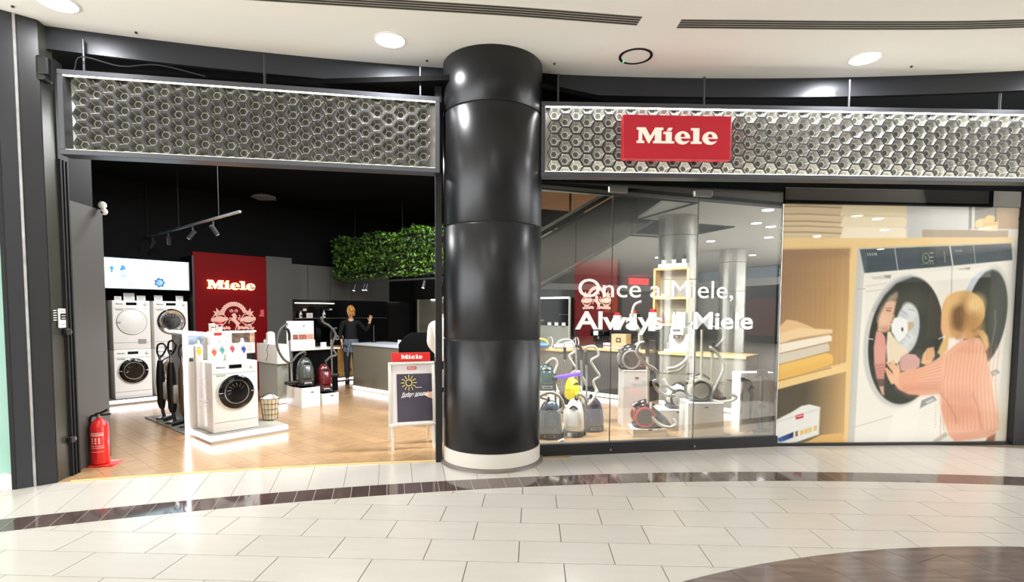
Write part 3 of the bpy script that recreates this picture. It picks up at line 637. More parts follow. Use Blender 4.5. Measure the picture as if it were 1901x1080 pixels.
    poly(z8([(245, 360), (270, 310), (320, 300), (370, 320), (392, 360), (388, 420), (360, 470), (310, 512), (280, 470), (250, 430)]), (240, 242, 238), 1.4); poly(z8([(384, 345), (430, 340), (438, 372), (425, 392), (388, 430)]), (198, 172, 132), 1.5); ell(1600+339/4.5, 520+406/4.5, 1.7, 3.4, (40, 40, 38))
    poly(z8([(290, 100), (240, 130), (190, 200), (150, 270), (130, 340), (150, 400), (200, 330), (280, 190), (298, 130)]), (158, 138, 116), 3); line(z8([(170, 240), (240, 140), (285, 105)]), 3, (176, 160, 140), 4, .7)
    poly(z8([(205, 180), (250, 165), (285, 175), (278, 215), (272, 250), (268, 275), (272, 300), (258, 318), (256, 345), (245, 370), (232, 410), (190, 432), (130, 420), (140, 350), (160, 280)]), (226, 186, 156), 2); poly(z8([(140, 390), (215, 370), (228, 410), (185, 432)]), (186, 138, 112), 4, .6)
    ell(1600+180/4.5, 520+320/4.5, 9, 11, (232, 196, 166), 0, 6, .8); line(z8([(208, 248), (240, 250)]), 1, (120, 92, 76), 1.2); line(z8([(205, 230), (245, 226)]), .8, (168, 128, 100), 1.5); line(z8([(262, 270), (272, 296), (258, 306)]), .8, (176, 122, 98), 1.2); line(z8([(240, 348), (256, 344)]), .9, (190, 110, 104), 1)
    poly(z8([(120, 425), (160, 420), (195, 470), (205, 560), (200, 700), (185, 830), (130, 830), (105, 700), (100, 560)]), (222, 162, 148), 1.5); poly(z8([(110, 700), (190, 690), (185, 830), (130, 830)]), (200, 140, 128), 3, .7)
    for y in (715, 740, 765, 790, 815): line(z8([(112, y), (190, y-8)]), .5, (180, 116, 104), 1)
    poly(z8([(125, 830), (190, 830), (190, 900), (150, 900)]), (112, 92, 82), 2); poly(z8([(148, 895), (184, 890), (190, 970), (170, 960)]), (220, 176, 154), 1.5)
    poly(z8([(215, 430), (235, 420), (300, 520), (360, 550), (395, 600), (330, 660), (300, 700), (215, 690), (205, 560)]), (232, 218, 190), 1.6); poly(z8([(330, 640), (370, 610), (450, 620), (490, 660), (485, 720), (420, 770), (330, 760), (315, 700)]), (214, 170, 160), 1.6)
    for k in range(6): line(z8([(330+k*26, 650+k*4), (345+k*24, 745-k*6)]), .6, (188, 140, 130), 1.4, .6)
    line([(1613, 628), (1621, 629)], .9, (220, 220, 216)); line([(1744, 628), (1752, 624)], .9, (230, 230, 226))
    # fold-down panel, tags
    poly(z6([(850, 780), (1050, 690), (1180, 640), (1190, 1000), (820, 1000)]), (246, 242, 232), 3, .8); line(z6([(545, 890), (850, 800)]), .6, (196, 194, 186)); line(z6([(1188, 800), (1186, 940)]), .7, (196, 192, 182))
    poly(z6([(1135, 980), (1225, 915), (1240, 940), (1160, 1000)]), (196, 186, 168), 2); poly(z6([(1600, 760), (1660, 620), (1690, 620), (1660, 980), (1560, 980)]), (226, 218, 196), 3)
    for k in range(9): line(z6([(1148, 720+k*20), (1154, 722+k*20)]), .5, (170, 168, 160))
    poly(z6([(1052, 690), (1135, 655), (1160, 688), (1075, 728), (1040, 748)]), (150, 154, 152)); poly(z6([(1078, 700), (1130, 676), (1142, 690), (1090, 714)]), (206, 208, 204)); poly(z6([(1532, 488), (1580, 466), (1602, 492), (1548, 520)]), (146, 150, 146)); poly(z6([(1550, 494), (1580, 480), (1588, 492), (1556, 506)]), (200, 204, 198))
    # the child
    for pts, c in (([(1215, 230), (1250, 215), (1265, 260), (1230, 330), (1190, 380), (1160, 350), (1180, 300)], (226, 190, 130)), ([(1430, 190), (1480, 190), (1510, 230), (1525, 300), (1500, 340), (1470, 260)], (222, 186, 128))): poly(z6(pts), c, 2)
    poly(z6([(1060, 360), (1090, 318), (1135, 310), (1142, 370), (1120, 420), (1085, 440), (1045, 425), (1050, 400)]), (232, 184, 140), 1.6)
    for k in range(3): line(z6([(1090+k*18, 322), (1084+k*18, 400)]), .5, (190, 130, 90), 1.2, .8)
    poly(z6([(1270, 190), (1400, 190), (1420, 250), (1280, 260)]), (220, 172, 130), 2); poly(z6([(1240, 250), (1262, 215), (1290, 270), (1270, 320), (1230, 330)]), (248, 240, 226), 1.6)
    body = [(1060, 450), (1150, 400), (1230, 340), (1300, 280), (1400, 240), (1455, 245), (1490, 300), (1520, 440), (1550, 620), (1590, 790), (1595, 890), (1560, 945), (1450, 970), (1290, 985), (1245, 940), (1225, 880), (1190, 760), (1180, 640), (1060, 655), (960, 645), (890, 610), (858, 570), (862, 530), (905, 490)]
    poly(z6(body), (238, 180, 148), 1.6); mb = poly(z6(body), (238, 180, 148), 1.6, 0)
    poly(z6([(1190, 640), (1300, 610), (1420, 640), (1450, 800), (1300, 850), (1215, 840)]), (214, 148, 120), 12, .5); poly(z6([(1420, 260), (1500, 330), (1560, 640), (1590, 860), (1530, 900), (1480, 500)]), (246, 196, 166), 14, .7); poly(z6([(880, 600), (1180, 560), (1190, 640), (960, 648)]), (212, 146, 118), 8, .6)
    for k in range(15):
        x = 1190+k*26; line(z6([(x+40, 290+max(0, 5-k)*18), (x+16, 560), (x+20+k*2, 900)]), .8, (208, 140, 110), 1.6, .5)
    for k in range(9): line(z6([(880+k*6, 520+k*13), (1010, 470+k*16), (1190, 400+k*26)]), .7, (206, 138, 108), 1.4, .55)
    line(z6([(1188, 640), (1230, 700), (1290, 800), (1300, 850)]), 1.0, (190, 122, 96), 2, .7); line(z6([(1410, 640), (1450, 740), (1480, 900)]), 1, (196, 128, 100), 2, .7); poly(z6([(1250, 930), (1560, 900), (1590, 900), (1555, 950), (1290, 988)]), (226, 162, 132), 3, .8); poly(z6([(1520, 960), (1580, 930), (1570, 1000), (1500, 1000)]), (140, 92, 62), 2)
    poly(z6([(795, 470), (806, 455), (850, 500), (830, 430), (848, 400), (870, 440), (890, 430), (902, 480), (895, 520), (870, 565), (840, 575), (815, 530)]), (236, 190, 152), 1.3); poly(z6([(800, 420), (815, 412), (850, 460), (840, 480)]), (236, 190, 152), 1); poly(z6([(793, 462), (804, 458), (835, 505), (828, 520)]), (232, 184, 146), 1)
    for p in ([(806, 425), (846, 470)], [(832, 415), (860, 460)], [(856, 405), (876, 455)], [(800, 468), (832, 506)]): line(z6(p), .35, (190, 136, 104), .9, .7)
    ell(1560+885/3.856, 440+525/3.856, 41, 39, (220, 178, 116), 0, 1.6); ell(1560+800/3.856, 440+560/3.856, 19, 40, (226, 184, 124), .1, 2); poly(z7([(728, 560), (745, 520), (760, 640), (770, 700), (735, 700), (722, 650)]), (232, 182, 140), 2)
    ell(1560+855/3.856, 440+560/3.856, 15, 32, (112, 86, 58), .1, 6); ell(1560+930/3.856, 440+560/3.856, 12, 36, (164, 124, 78), -.1, 7, .8); ell(1560+970/3.856, 440+470/3.856, 16, 18, (244, 210, 150), .5, 8, .9); ell(1560+985/3.856, 440+620/3.856, 12, 22, (190, 146, 92), -.2, 6, .7); ell(1560+820/3.856, 440+440/3.856, 16, 12, (232, 192, 130), -.4, 7, .8)
    for k in range(12): line(z7([(800+k*18, 420-abs(k-5)*3), (775+k*22, 560), (790+k*19, 660)]), .35, (170, 128, 78), 1.2, .35)
    poly(z7([(800, 650), (900, 690), (1000, 660), (1010, 690), (960, 720), (880, 690), (800, 720)]), (206, 160, 104), 3, .8)
    g = (RNG.random(X.shape).astype(np.float32)-.5)*4; return np.clip(C+g[..., None], 0, 255)
NX, NY = 372, 384
t = thing('laundry_poster', 'large printed poster of a child at two washing machines in the shop window', 'poster', MP @ Vector((.012, .02, .028)), math.atan2(dp.y, dp.x))
PW, PH = PL_-.02, 2.865
S, Tt = np.meshgrid(np.linspace(0, 1, NX), np.linspace(1, 0, NY))       # Tt: 1 at the top
TL, TR, BL, BR = [np.array(q, np.float32) for q in ((1458.5, 380.5), (1892, 382), (1440, 826), (1874.5, 824.5))]
quad = np.array([[0, 0], [1, 0], [0, 1], [1, 1]], float); dst = np.array([TL, TR, BL, BR], float)   # perspective map of the print
A_ = []; bb_ = []
for (s, q), (x, y) in zip(quad, dst): A_ += [[s, q, 1, 0, 0, 0, -s*x, -q*x], [0, 0, 0, s, q, 1, -s*y, -q*y]]; bb_ += [x, y]
h = np.linalg.solve(np.array(A_), np.array(bb_)); Q = 1-Tt; den = h[6]*S+h[7]*Q+1
img = poster_paint(((h[0]*S+h[1]*Q+h[2])/den).astype(np.float32), ((h[3]*S+h[4]*Q+h[5])/den).astype(np.float32))
me = bpy.data.meshes.new('print'); co_ = np.stack([S*PW, np.zeros_like(S), Tt*PH], -1).reshape(-1, 3).astype(np.float32)
idx = np.arange(NX*NY).reshape(NY, NX); fc = np.stack([idx[:-1, :-1], idx[1:, :-1], idx[1:, 1:], idx[:-1, 1:]], -1).reshape(-1, 4)
me.vertices.add(len(co_)); me.vertices.foreach_set('co', co_.ravel()); me.loops.add(fc.size); me.loops.foreach_set('vertex_index', fc.ravel().astype(np.int32)); me.polygons.add(len(fc)); me.polygons.foreach_set('loop_start', np.arange(0, fc.size, 4, dtype=np.int32)); me.update(); me.validate()
ca_ = me.color_attributes.new('ink', 'FLOAT_COLOR', 'POINT'); c01 = img.reshape(-1, 3)/255; l_ = .92*np.where(c01 <= .04045, c01/12.92, ((c01+.055)/1.055)**2.4); ca_.data.foreach_set('color', np.concatenate([l_, np.ones((len(l_), 1))], 1).astype(np.float32).ravel())
pm = mat('poster_print', (220, 220, 220), .6, spec=.08); at_ = pm.node_tree.nodes.new('ShaderNodeAttribute'); at_.attribute_name = 'ink'; pm.node_tree.links.new(at_.outputs['Color'], pm.node_tree.nodes['Principled BSDF'].inputs['Base Color'])
me.materials.append(pm); o = bpy.data.objects.new('print', me); COL.objects.link(o); o.parent = t
b = B(); box(b, 0, PW, .001, .008, 0, PH); obj('backing', b, WHITE, t)
# ================================================================ THE MALL BEHIND THE VIEWPOINT (seen mirrored in the panes)
STEELP = mat('brushed_steel_panel', (186, 182, 172), .26, .75, noise=.08, nscale=2, bump=.12, bscale=3)
b = B(); box(b, -4.3, 6.8, 6.14, 6.3, 3.88, CEIL); struct('wall_bulkhead', b, VOID, 'black bulkhead behind the honeycomb screens', 'wall')
b = B(); wallseg(b, Vector((-4.7, 5.05, 0)), Vector((-.7, 5.76, 0)), 3.8, CEIL, .05); struct('wall_bulkhead.001', b, VOID, 'black bulkhead over the open shop entrance', 'wall')
b = B(); slab(b, [(-4.3, 5.12), (-.7, 5.74), (.4, 5.9), (.4, 9), (-6, 9)], 3.88, 3.94); struct('ceiling_entrance', b, VOID, 'black ceiling strip just inside the entrance', 'ceiling')
for cx_, cy_, lab in ((7.15, -.68, 'steel clad column behind the viewpoint beside the escalator'), (13.9, -5.9, 'steel clad column far behind the viewpoint')):
    b = B(); lathe(b, [(.50, 0), (.50, CEIL)], 40, T(cx_, cy_, 0)); c_ = struct('column_mall', b, GASK, lab, 'column', smooth=True)
    for z0, z1 in ((.02, 1.312), (1.328, 2.468), (2.484, 3.618), (3.634, CEIL)):
        b = B(); lathe(b, [(.505, z0), (.515, z0), (.515, z1), (.505, z1)], 48, T(cx_, cy_, 0)); obj('cladding_drum', b, STEELP, c_, True)
# escalator rising behind the viewpoint
ed = Vector((3.44, .66, 0)).normalized(); t = thing('escalator', 'steel clad escalator rising behind the viewpoint, mirrored in the shop window', 'escalator', (0, -2.78, 0), math.atan2(ed.y, ed.x))
def esc(x, h): return .55+.585*x+h     # height of the incline at x
SEG = [-.3, 1.6, 3.2, 4.8, 6.4, 9.2]
for x0, x1 in zip(SEG, SEG[1:]):
    for y in (0, -1.25):
        b = B(); prism(b, [(x0+.01, max(0, esc(x0, -.55))), (x1-.01, max(0, esc(x1, -.55))), (x1-.01, esc(x1, .72)), (x0+.01, esc(x0, .72))], y-.04, y); obj('side_panel', b, STEELP, t)
for y in (-.02, -1.27):
    b = B(); prism(b, [(-.3, esc(-.3, .72)), (9.2, esc(9.2, .72)), (9.2, esc(9.2, .80)), (-.3, esc(-.3, .80))], y-.07, y+.03); obj('skirt_rail', b, STEEL, t)
    b = B(); prism(b, [(-.3, esc(-.3, .86)), (9.2, esc(9.2, .86)), (9.2, esc(9.2, .96)), (-.3, esc(-.3, .96))], y-.05, y+.02); obj('handrail', b, GASK, t)
b = B(); box(b, 3.4, 7.4, -3.91, -3.86, 4.75, 5.9); t2 = tag(obj('upper_shopfront', b, mat('amber_lit_window', (214, 160, 112), .5, emit=.5)), 'warm lit shopfront on the upper floor beyond the escalator opening', 'shopfront')
for x in (4.3, 5.4, 6.5): b = B(); box(b, x-1, x-.96, -3.86, -3.82, 4.75, 5.9); q_ = obj('mullion', b, GASK, t2)
for y in (-.02, -1.27):
    b = B(); prism(b, [(-.3, esc(-.3, .98)), (9.2, esc(9.2, .98)), (9.2, esc(9.2, 1.06)), (-.3, esc(-.3, 1.06))], y-.05, y+.02); obj('balustrade_rail', b, mat('pale_rail', (200, 200, 176), .4), t)
    b = B(); prism(b, [(-.3, max(0, esc(-.3, -.58))), (9.2, esc(9.2, -.58)), (9.2, esc(9.2, -.52)), (-.3, max(.06, esc(-.3, -.52)))], y-.06, y+.04); obj('lower_trim', b, mat('pale_trim', (214, 212, 204), .35), t)
b = B(); prism(b, [(0, .02), (9.2, esc(9.2, -.55)), (9.2, esc(9.2, -.5)), (-.3, .4)], -1.2, -.05); obj('truss', b, DARK, t)
for k in range(26):
    x = -.1+k*.36; b = B(); box(b, x, x+.36, -1.2, -.06, esc(x, .0), esc(x, .2)); obj('step', b, DARK, t)
# void above the escalator and far shopfronts
b = B()
for q in ((1.15, 1.2, -4, 1.1), (9.6, 9.65, -4, -1.3), (6.3, 9.6, -1.35, -1.3), (6.28, 6.33, -1.35, 1.1), (1.2, 6.3, 1.02, 1.08), (1.2, 9.6, -4.0, -3.92)): box(b, *q, CEIL-.03, 9)
box(b, 1.1, 9.7, -4, 1.1, 8.9, 9); struct('wall_void', b, mat('void_wall', (60, 58, 52), .8), 'shaft wall around the escalator opening in the mall ceiling', 'wall')
b = B(); box(b, -9, 22, -21.2, -21, 0, CEIL); struct('wall_far', b, mat('far_wall', (120, 116, 108), .7), 'far wall of the mall behind the viewpoint', 'wall')
b = B(); box(b, 21, 21.2, -21, -5, 0, CEIL); struct('wall_side', b, mat('side_wall', (150, 154, 156), .7), 'pale end wall of the mall', 'wall')
b = B(); box(b, 7.4, 11.5, 7.0, 7.3, 0, CEIL); struct('wall_next', b, DARK, 'dark front of the next shop along the mall', 'wall')
def front(name, label, loc, rot, L, parts):
    t = thing(name, label, 'shopfront', loc, rot)
    b = B(); box(b, 0, L, -.2, .0, 0, 3.1); obj('glazing', b, mat('dark_glazing', (26, 24, 22), .1), t)
    b = B(); box(b, 0, L, -.24, .0, 3.1, 3.5); obj('fascia_band', b, mat('white_band', (226, 226, 222), .5), t)
    for i, (x0, x1, z0, z1, m) in enumerate(parts):
        b = B(); box(b, x0, x1, -.26, -.2, z0, z1); obj('display_panel', b, m, t)
NEON = mat('red_neon', (255, 60, 60), .5, emit=3.0); ORNG = mat('orange_print', (226, 130, 60), .6); MAROON = mat('maroon_print', (96, 26, 26), .6); BROWN = mat('brown_goods', (120, 84, 60), .7, noise=.4, nscale=9); BLUEP = mat('pale_blue_panel', (168, 186, 204), .6)
front('shopfront', 'far shopfront with an orange poster and a red lit sign, mirrored in the panes', (20.7, -20.9, 0), PI, 11, [(.5, 2.1, 3.55, 4.0, NEON), (2.9, 4.1, 1.6, 3.0, ORNG), (4.4, 6.2, 1.2, 3.0, MAROON), (.1, 2.6, .4, 2.9, BROWN)])
front('shopfront', 'far shopfront with pale blue panels on the end wall of the mall', (20.9, -7, 0), -PI*.5, 11, [(.5, 2.5, .5, 2.6, BROWN), (3, 5, 3.5, 4.1, BLUEP), (3, 6, .4, 2.4, MAROON), (6.6, 9.5, 3.5, 4.1, BLUEP), (7, 9, 1, 2.6, CARDW)])
# ================================================================ LAUNDRY MACHINES
def text_obj(s, size, m, parent, loc, depth=.002, bold=0, align='LEFT', name='print', rot=(0, 0, 0)): return add_mesh(name, text_mesh(s, size, depth, bold, align), m, parent, loc, rot)
INK = mat('grey_ink', (90, 92, 94), .6); INKD = mat('dark_ink', (40, 40, 42), .6)
def laundry(label, u, w_, z, door, W=.54, H=.845, D=.52, vents=False, z0=0):
    t = sthing('dryer' if door == 'white' else 'washing_machine', label, 'dryer' if door == 'white' else 'washing machine', u, w_, z, 0, 'white laundry machines')
    b = B(); box(b, -W/2, W/2, 0, D, 0, H, .012); obj('body', b, WHITE, t, True)
    b = B(); box(b, -W/2+.012, W/2-.012, -.004, .004, H*.835, H*.838); box(b, -W/2+.012, W/2-.012, -.004, .004, H*.14, H*.143); obj('seam', b, INK, t)
    b = B(); box(b, -.075, .075, -.006, .004, H*.905, H*.958, .002); obj('display', b, BLACKG, t)
    dz = H*.565; M = T(0, 0, dz) @ rx(PI/2)
    if door == 'black':
        b = B(); lathe(b, [(.228, -.004), (.228, .014), (.212, .022), (.205, .018)], 40, M); obj('door_ring', b, mat('grey_white_ring', (206, 206, 202), .3), t, True)
        b = B(); lathe(b, [(.212, .01), (.210, .03), (.19, .042), (.15, .046), (.147, .03)], 40, M); obj('door', b, BLACKG, t, True)
    elif door == 'white':
        b = B(); lathe(b, [(.215, -.004), (.215, .012), (.208, .02), (.20, .016), (.195, .02), (.0, .026)], 40, M); obj('door', b, WHITE, t, True)
        b = B(); lathe(b, [(.222, -.002), (.222, .008), (.216, .010), (.214, -.002)], 40, M); obj('door_ring', b, mat('grey_groove', (150, 150, 146), .4), t, True)
        b = B(); [box(b, .08, .20, -.005, .002, H*.11+k*.012, H*.11+k*.012+.005) for k in range(7)]; obj('vent_grille', b, INK, t)
    else:
        b = B(); lathe(b, [(.222, -.004), (.222, .02), (.20, .036), (.165, .03), (.135, .02), (.132, .0)], 40, M); obj('door', b, CHROME, t, True)
    if door != 'white':
        b = B(); lathe(b, [(.148, .028), (.144, .03), (.12, .012), (.06, -.004), (0, -.01)], 32, M); obj('door_glass', b, DGLASS, t, True)
        b = B(); lathe(b, [(.150, .028), (.150, .036), (.138, .036), (.136, .026)], 36, M); obj('glass_rim', b, CHROME, t, True)
        b = B()
        for k in range(7):
            a = .3+k*.45; tube(b, [(.03*math.cos(a), -.018, dz+.03*math.sin(a)), (.075*math.cos(a+.3), -.026, dz+.075*math.sin(a+.3)), (.115*math.cos(a+.4), -.03, dz+.115*math.sin(a+.4))], .007, 5, 3)
        obj('drum_ribs', b, DRUM, t, True)
        b = B(); box(b, .165, .215, -.05, -.04, dz-.008, dz+.008, .003); obj('door_handle', b, CHROME, t)
    b = B(); box(b, -.215, -.165, -.05, -.04, dz-.006, dz+.006, .003); obj('door_hinge', b, CHROME, t)
    b = B(); box(b, -.225, -.115, -.006, .002, H*.835-.03, H*.835-.008, .005); obj('drawer_handle', b, mat('grey_recess', (176, 176, 172), .4), t)
    b = B(); cyl(b, (.205, 0, H*.925), (.205, -.018, H*.925), .026, .024, 20); obj('dial', b, mat('dial_white', (214, 212, 206), .3), t, True)
    brand(t, .020, .002, INK, -.17, -.001, H*.915, 'logo', True, True)
    if vents:
        b = B()
        for zz in (.70, .60, .40, .36, .31, .23): box(b, -W/2-.004, -W/2+.002, .10, D-.09, H*zz+.03, H*zz+.045, .002)
        obj('side_rib', b, mat('enamel_shade', (222, 218, 208), .35), t)
    return t
laundry('white washing machine with black porthole under the plain white dryer', 2.665, 10.78, .10, 'black', H=.83)
laundry('white dryer with plain round white door on top of the black-porthole washer', 2.665, 10.78, .932, 'white', H=.83)
laundry('white washing machine half hidden behind the upright vacuums', 3.255, 10.78, .10, 'chrome', H=.83)
laundry('white machine with chrome porthole under the bright screen, upper of its stack', 3.255, 10.78, .932, 'chrome', H=.83)
laundry('large white washing machine with black porthole on the lit display platform', 2.765, 6.89, .105, 'black', W=.545, H=.862, D=.52, vents=True)
def led_base(name, label, u0, u1, w0, w1, h=.1, left=True, m=GREY, cat='platform', led=LED):
    t = sthing(name, label, cat, u0, w0, 0)
    b = B(); box(b, .012, u1-u0, .012, w1-w0, 0, h, .002); obj('base', b, m, t)
    b = B(); box(b, 0, u1-u0, 0, .012, h*.42, h*.92); obj('led_strip', b, led, t)
    if left: b = B(); box(b, 0, .012, .012, w1-w0, h*.42, h*.92); obj('led_strip', b, led, t)
    return t
led_base('display_platform', 'grey plinth with bright light strip under the stacked laundry machines', 2.26, 3.58, 10.70, 11.28, .098, False)
led_base('display_platform', 'low grey platform edged with light strips under the large washing machine', 2.41, 3.36, 6.76, 7.40, .103, True, mat('platform_grey', (150, 146, 136), .5))
# info cards on the stacked machines
for i, (u0, u1, h_, lab) in enumerate(((2.47, 2.57, .07, 'outermost white info card on the plain dryer'), (2.60, 2.76, .13, 'tall white info card with blue picture on the plain dryer'), (2.79, 2.92, .09, 'white info card at the inner end of the plain dryer'), (3.05, 3.18, .1, 'white info card leaning on the chrome-porthole machine'), (3.39, 3.51, .1, 'small white info card beside the black divider'))):
    t = sthing('info_card', lab, 'card', (u0+u1)/2, 10.95, 1.763, 0, 'info cards on the stacked machines'); w2 = (u1-u0)/2
    b = B(); box(b, -w2, w2, 0, .004, 0, h_, 0, rx(-.12)); box(b, -w2, w2, 0, .06, 0, .003); obj('card', b, CARDW, t)
    b = B(); [box(b, -w2*.7, w2*(.6-.2*(k % 2)), -.001, 0, h_*.3+k*.016, h_*.3+k*.016+.004, 0, rx(-.12)) for k in range(3)]; obj('print', b, mat('blue_ink', (110, 150, 190), .6) if i == 1 else INK, t)
# screen
t = sthing('video_screen', 'wide bright pale blue screen above the stacked laundry machines', 'screen', 2.285, 10.76, 1.95)
b = B(); box(b, 0, 1.285, 0, .06, 0, .525, .004); obj('screen_frame', b, BLACK, t)
b = B(); box(b, .012, 1.262, -.004, 0, .012, .513); obj('screen_image', b, mat('screen_glow', (196, 240, 255), .3, emit=1.35, ecol=(190, 238, 255)), t)
SB = mat('screen_blue', (60, 140, 200), .4, emit=.5); SB2 = mat('screen_blue_dark', (70, 110, 170), .4, emit=.4); SBP = mat('screen_blue_pale', (150, 215, 240), .4, emit=.7)
b = B(); lathe(b, [(.075, .0), (.075, .003), (.05, .003), (.05, .0)], 9, T(.80, -.004, .13) @ rx(PI/2)); [ball(b, (.80+.07*math.cos(k*.9), -.006, .13+.07*math.sin(k*.9)), .018, n=6) for k in range(7)]; obj('screen_graphic', b, SB2, t)
b = B(); ball(b, (.12, -.005, .345), .028, sy=.1); box(b, .108, .132, -.007, -.004, .27, .33); ball(b, (.275, -.005, .37), .03, sy=.1); ball(b, (.255, -.005, .33), .025, sy=.1); ball(b, (.295, -.005, .34), .02, sy=.1); obj('screen_graphic', b, SB, t)
b = B(); box(b, .235, .32, -.006, -.004, .20, .25); box(b, .24, .31, -.006, -.004, .27, .285); obj('screen_graphic', b, SBP, t)
b = B(); [box(b, x, x+l, -.006, -.004, z_, z_+.008) for x, z_, l in ((.63, .35, .03), (.63, .28, .03), (.68, .23, .03), (.33, .13, .05), (.24, .09, .05), (.35, .08, .06))]; obj('screen_text', b, INK, t)
# red wall panel with lit letters and crest
t = sthing('brand_wall', 'deep red wall panel with glowing lettering and a pale horse crest', 'panel', 3.62, 10.76, 0)
b = B(); box(b, 0, 1.34, 0, .08, 0, 2.675, .004); obj('panel', b, RED, t)
LIT = mat('lit_letter', (255, 226, 150), .4, emit=3.4, ecol=(255, 206, 110)); brand(t, .163, .03, LIT, .665, -.03, 2.005)
CRE = mat('crest_print', (226, 176, 160), .6)
def cz(X, Y): return (3.7116+X*.001184-3.62, 2.373-Y*.00125)
b = B()
horse = [(470, 690), (488, 672), (505, 655), (518, 660), (530, 668), (545, 690), (552, 715), (545, 738), (535, 748), (560, 775), (582, 795), (600, 812), (612, 812), (612, 800), (598, 775), (570, 760), (565, 735), (590, 720), (602, 708), (590, 695), (580, 700), (585, 682), (605, 690), (608, 715), (595, 735), (582, 745), (605, 765), (618, 790), (612, 820), (590, 822), (582, 850), (590, 868), (575, 895), (570, 915), (556, 918), (565, 880), (555, 860), (540, 885), (535, 915), (518, 920), (528, 880), (540, 850), (522, 815), (500, 795), (480, 780), (462, 768), (445, 775), (432, 820), (420, 818), (432, 770), (452, 752), (470, 752), (455, 738), (432, 745), (420, 770), (410, 768), (425, 735), (455, 722), (480, 735), (492, 712), (480, 702)]
prism(b, [cz(*p) for p in horse], -.012, 0); obj('crest_horse', b, CRE, t)
def ring2(cx, cy_, ax, ay, th, a0=0, a1=360, n=22):
    b_ = arc(cx, cy_, ax, ay, a0, a1, n)+arc(cx, cy_, ax-th, ay-th, a1, a0, n); return [cz(*p) for p in b_]
b = B()
for cx in (285, 730):
    prism(b, ring2(cx, 755, 112, 95, 14), -.012, 0); prism(b, [cz(*p) for p in arc(cx, 755, 92, 50, 0, 360, 16)], -.010, 0)
    prism(b, [cz(*p) for p in ((cx-125, 735), (cx+125, 720), (cx+125, 770), (cx-125, 785))], -.013, 0)
obj('crest_cartouche', b, CRE, t)
b = B()
def leaf(x, y, a, l, w_): 
    c, s = math.cos(a), math.sin(a); prism(b, [cz(x+q*l*c-r*w_*s, y-q*l*s-r*w_*c) for q, r in ((0, 0), (.25, .5), (.6, .42), (1, 0), (.6, -.42), (.25, -.5))], -.011, 0)
for k in range(15):
    a = math.radians(12+k*11.2); x, y = 508-175*math.cos(a), 690-168*math.sin(a); leaf(x, y, PI-a+.9, 62, 34); leaf(x, y, PI-a-.9+PI, 50, 28)
for sx in (-1, 1):
    for a, l in ((1.9, 120), (2.5, 110), (1.2, 90), (3.0, 80)): leaf(508+sx*228, 690, a if sx < 0 else PI-a, l, 42)
    for k in range(7): leaf(508+sx*(70+k*34), 915-8*(k % 2), 1.57+sx*(.3+.1*k)*(-1), 62, 40); leaf(508+sx*(200+k*8), 860+k*6, 1.57+sx*.8*(-1)**k, 60, 30)
    for k in range(3): prism(b, ring2(508+sx*38, 625-k*8, 30-k*7, 22-k*5, 5), -.012, 0)
obj('crest_wreath', b, CRE, t)
b = B(); prism(b, [cz(*p) for p in ((940, 605), (1000, 600), (1000, 712), (915, 712), (915, 690), (940, 670))], -.002, 0); obj('painted_reflection', b, mat('pale_red_reflection', (180, 70, 70), .5), t)  # reflection on the red panel, painted as a flat pale patch
# ---------------------------------------------------------------- washer island: lit partition, prints, detergents
t = sthing('display_partition', 'pale partition with light strips on its edges behind the large washing machine', 'partition', 2.375, 7.42, 0)
PART = mat('partition_grey', (196, 194, 186), .5)
b = B(); box(b, .02, .87, 0, .05, 0, 1.315, .002); obj('panel', b, PART, t)
b = B(); box(b, -.004, .018, -.012, .05, 0, 1.30); obj('led_strip', b, LED, t)
b = B(); box(b, .02, .30, -.012, .05, 1.292, 1.315); obj('led_strip', b, LED, t)
b = B(); box(b, .30, .885, -.006, .05, 1.312, 1.328); obj('led_strip', b, LED, t)
b = B(); box(b, .868, .886, -.01, .05, 0, 1.31); obj('edge', b, RED, t)
for nm, x0, x1, z0, z1, m in (('photo_print', .045, .22, 1.17, 1.285, mat('photo_blue', (150, 168, 190), .5, noise=.5, nscale=14)), ('photo_print', .37, .55, 1.17, 1.29, mat('photo_pale', (186, 196, 200), .5, noise=.3, nscale=14)), ('photo_print', .57, .80, 1.17, 1.30, mat('photo_dark', (96, 78, 70), .5, noise=.7, nscale=18)), ('photo_print', .80, .865, 1.17, 1.30, mat('photo_tan', (170, 140, 112), .5, noise=.4, nscale=18)), ('info_sheet', .73, .866, 1.03, 1.165, CARDW), ('info_sheet', .05, .12, 1.0, 1.16, CARDW), ('dark_sheet', .735, .866, .93, 1.02, SMOKE), ('dark_sheet', .05, .1, .955, 1.0, SMOKE)):
    b = B(); box(b, x0, x1, -.004, 0, z0, z1); obj(nm, b, m, t)
b = B(); [box(b, .745, .85-.03*(k % 2), -.006, -.004, 1.06+k*.022, 1.064+k*.022) for k in range(4)]; obj('print', b, INK, t)
t = sthing('display_partition', 'pale free-standing partition with a lit top edge behind the upright vacuums', 'partition', 2.70, 7.47, .02)
b = B(); box(b, 0, .05, 0, 1.48, 0, 1.275, .002); obj('panel', b, PART, t)
b = B(); box(b, -.012, .06, 0, 1.49, 1.262, 1.285); obj('led_strip', b, LED, t)
b = B(); box(b, -.006, 0, .92, 1.25, .98, 1.24); box(b, -.006, 0, .3, .55, .98, 1.2); obj('info_sheet', b, CARDW, t)
b = B(); [box(b, -.008, -.006, .96, 1.2-.05*(k % 2), 1.06+k*.03, 1.066+k*.03) for k in range(5)]; obj('print', b, INK, t)
t = sthing('floor_mat', 'thin grey display board on the floor under the upright vacuums', 'mat', 2.39, 7.56, 0)
b = B(); box(b, 0, .9, 0, 1.64, .006, .022, .004); obj('mat_board', b, mat('mat_grey', (126, 128, 122), .4), t)
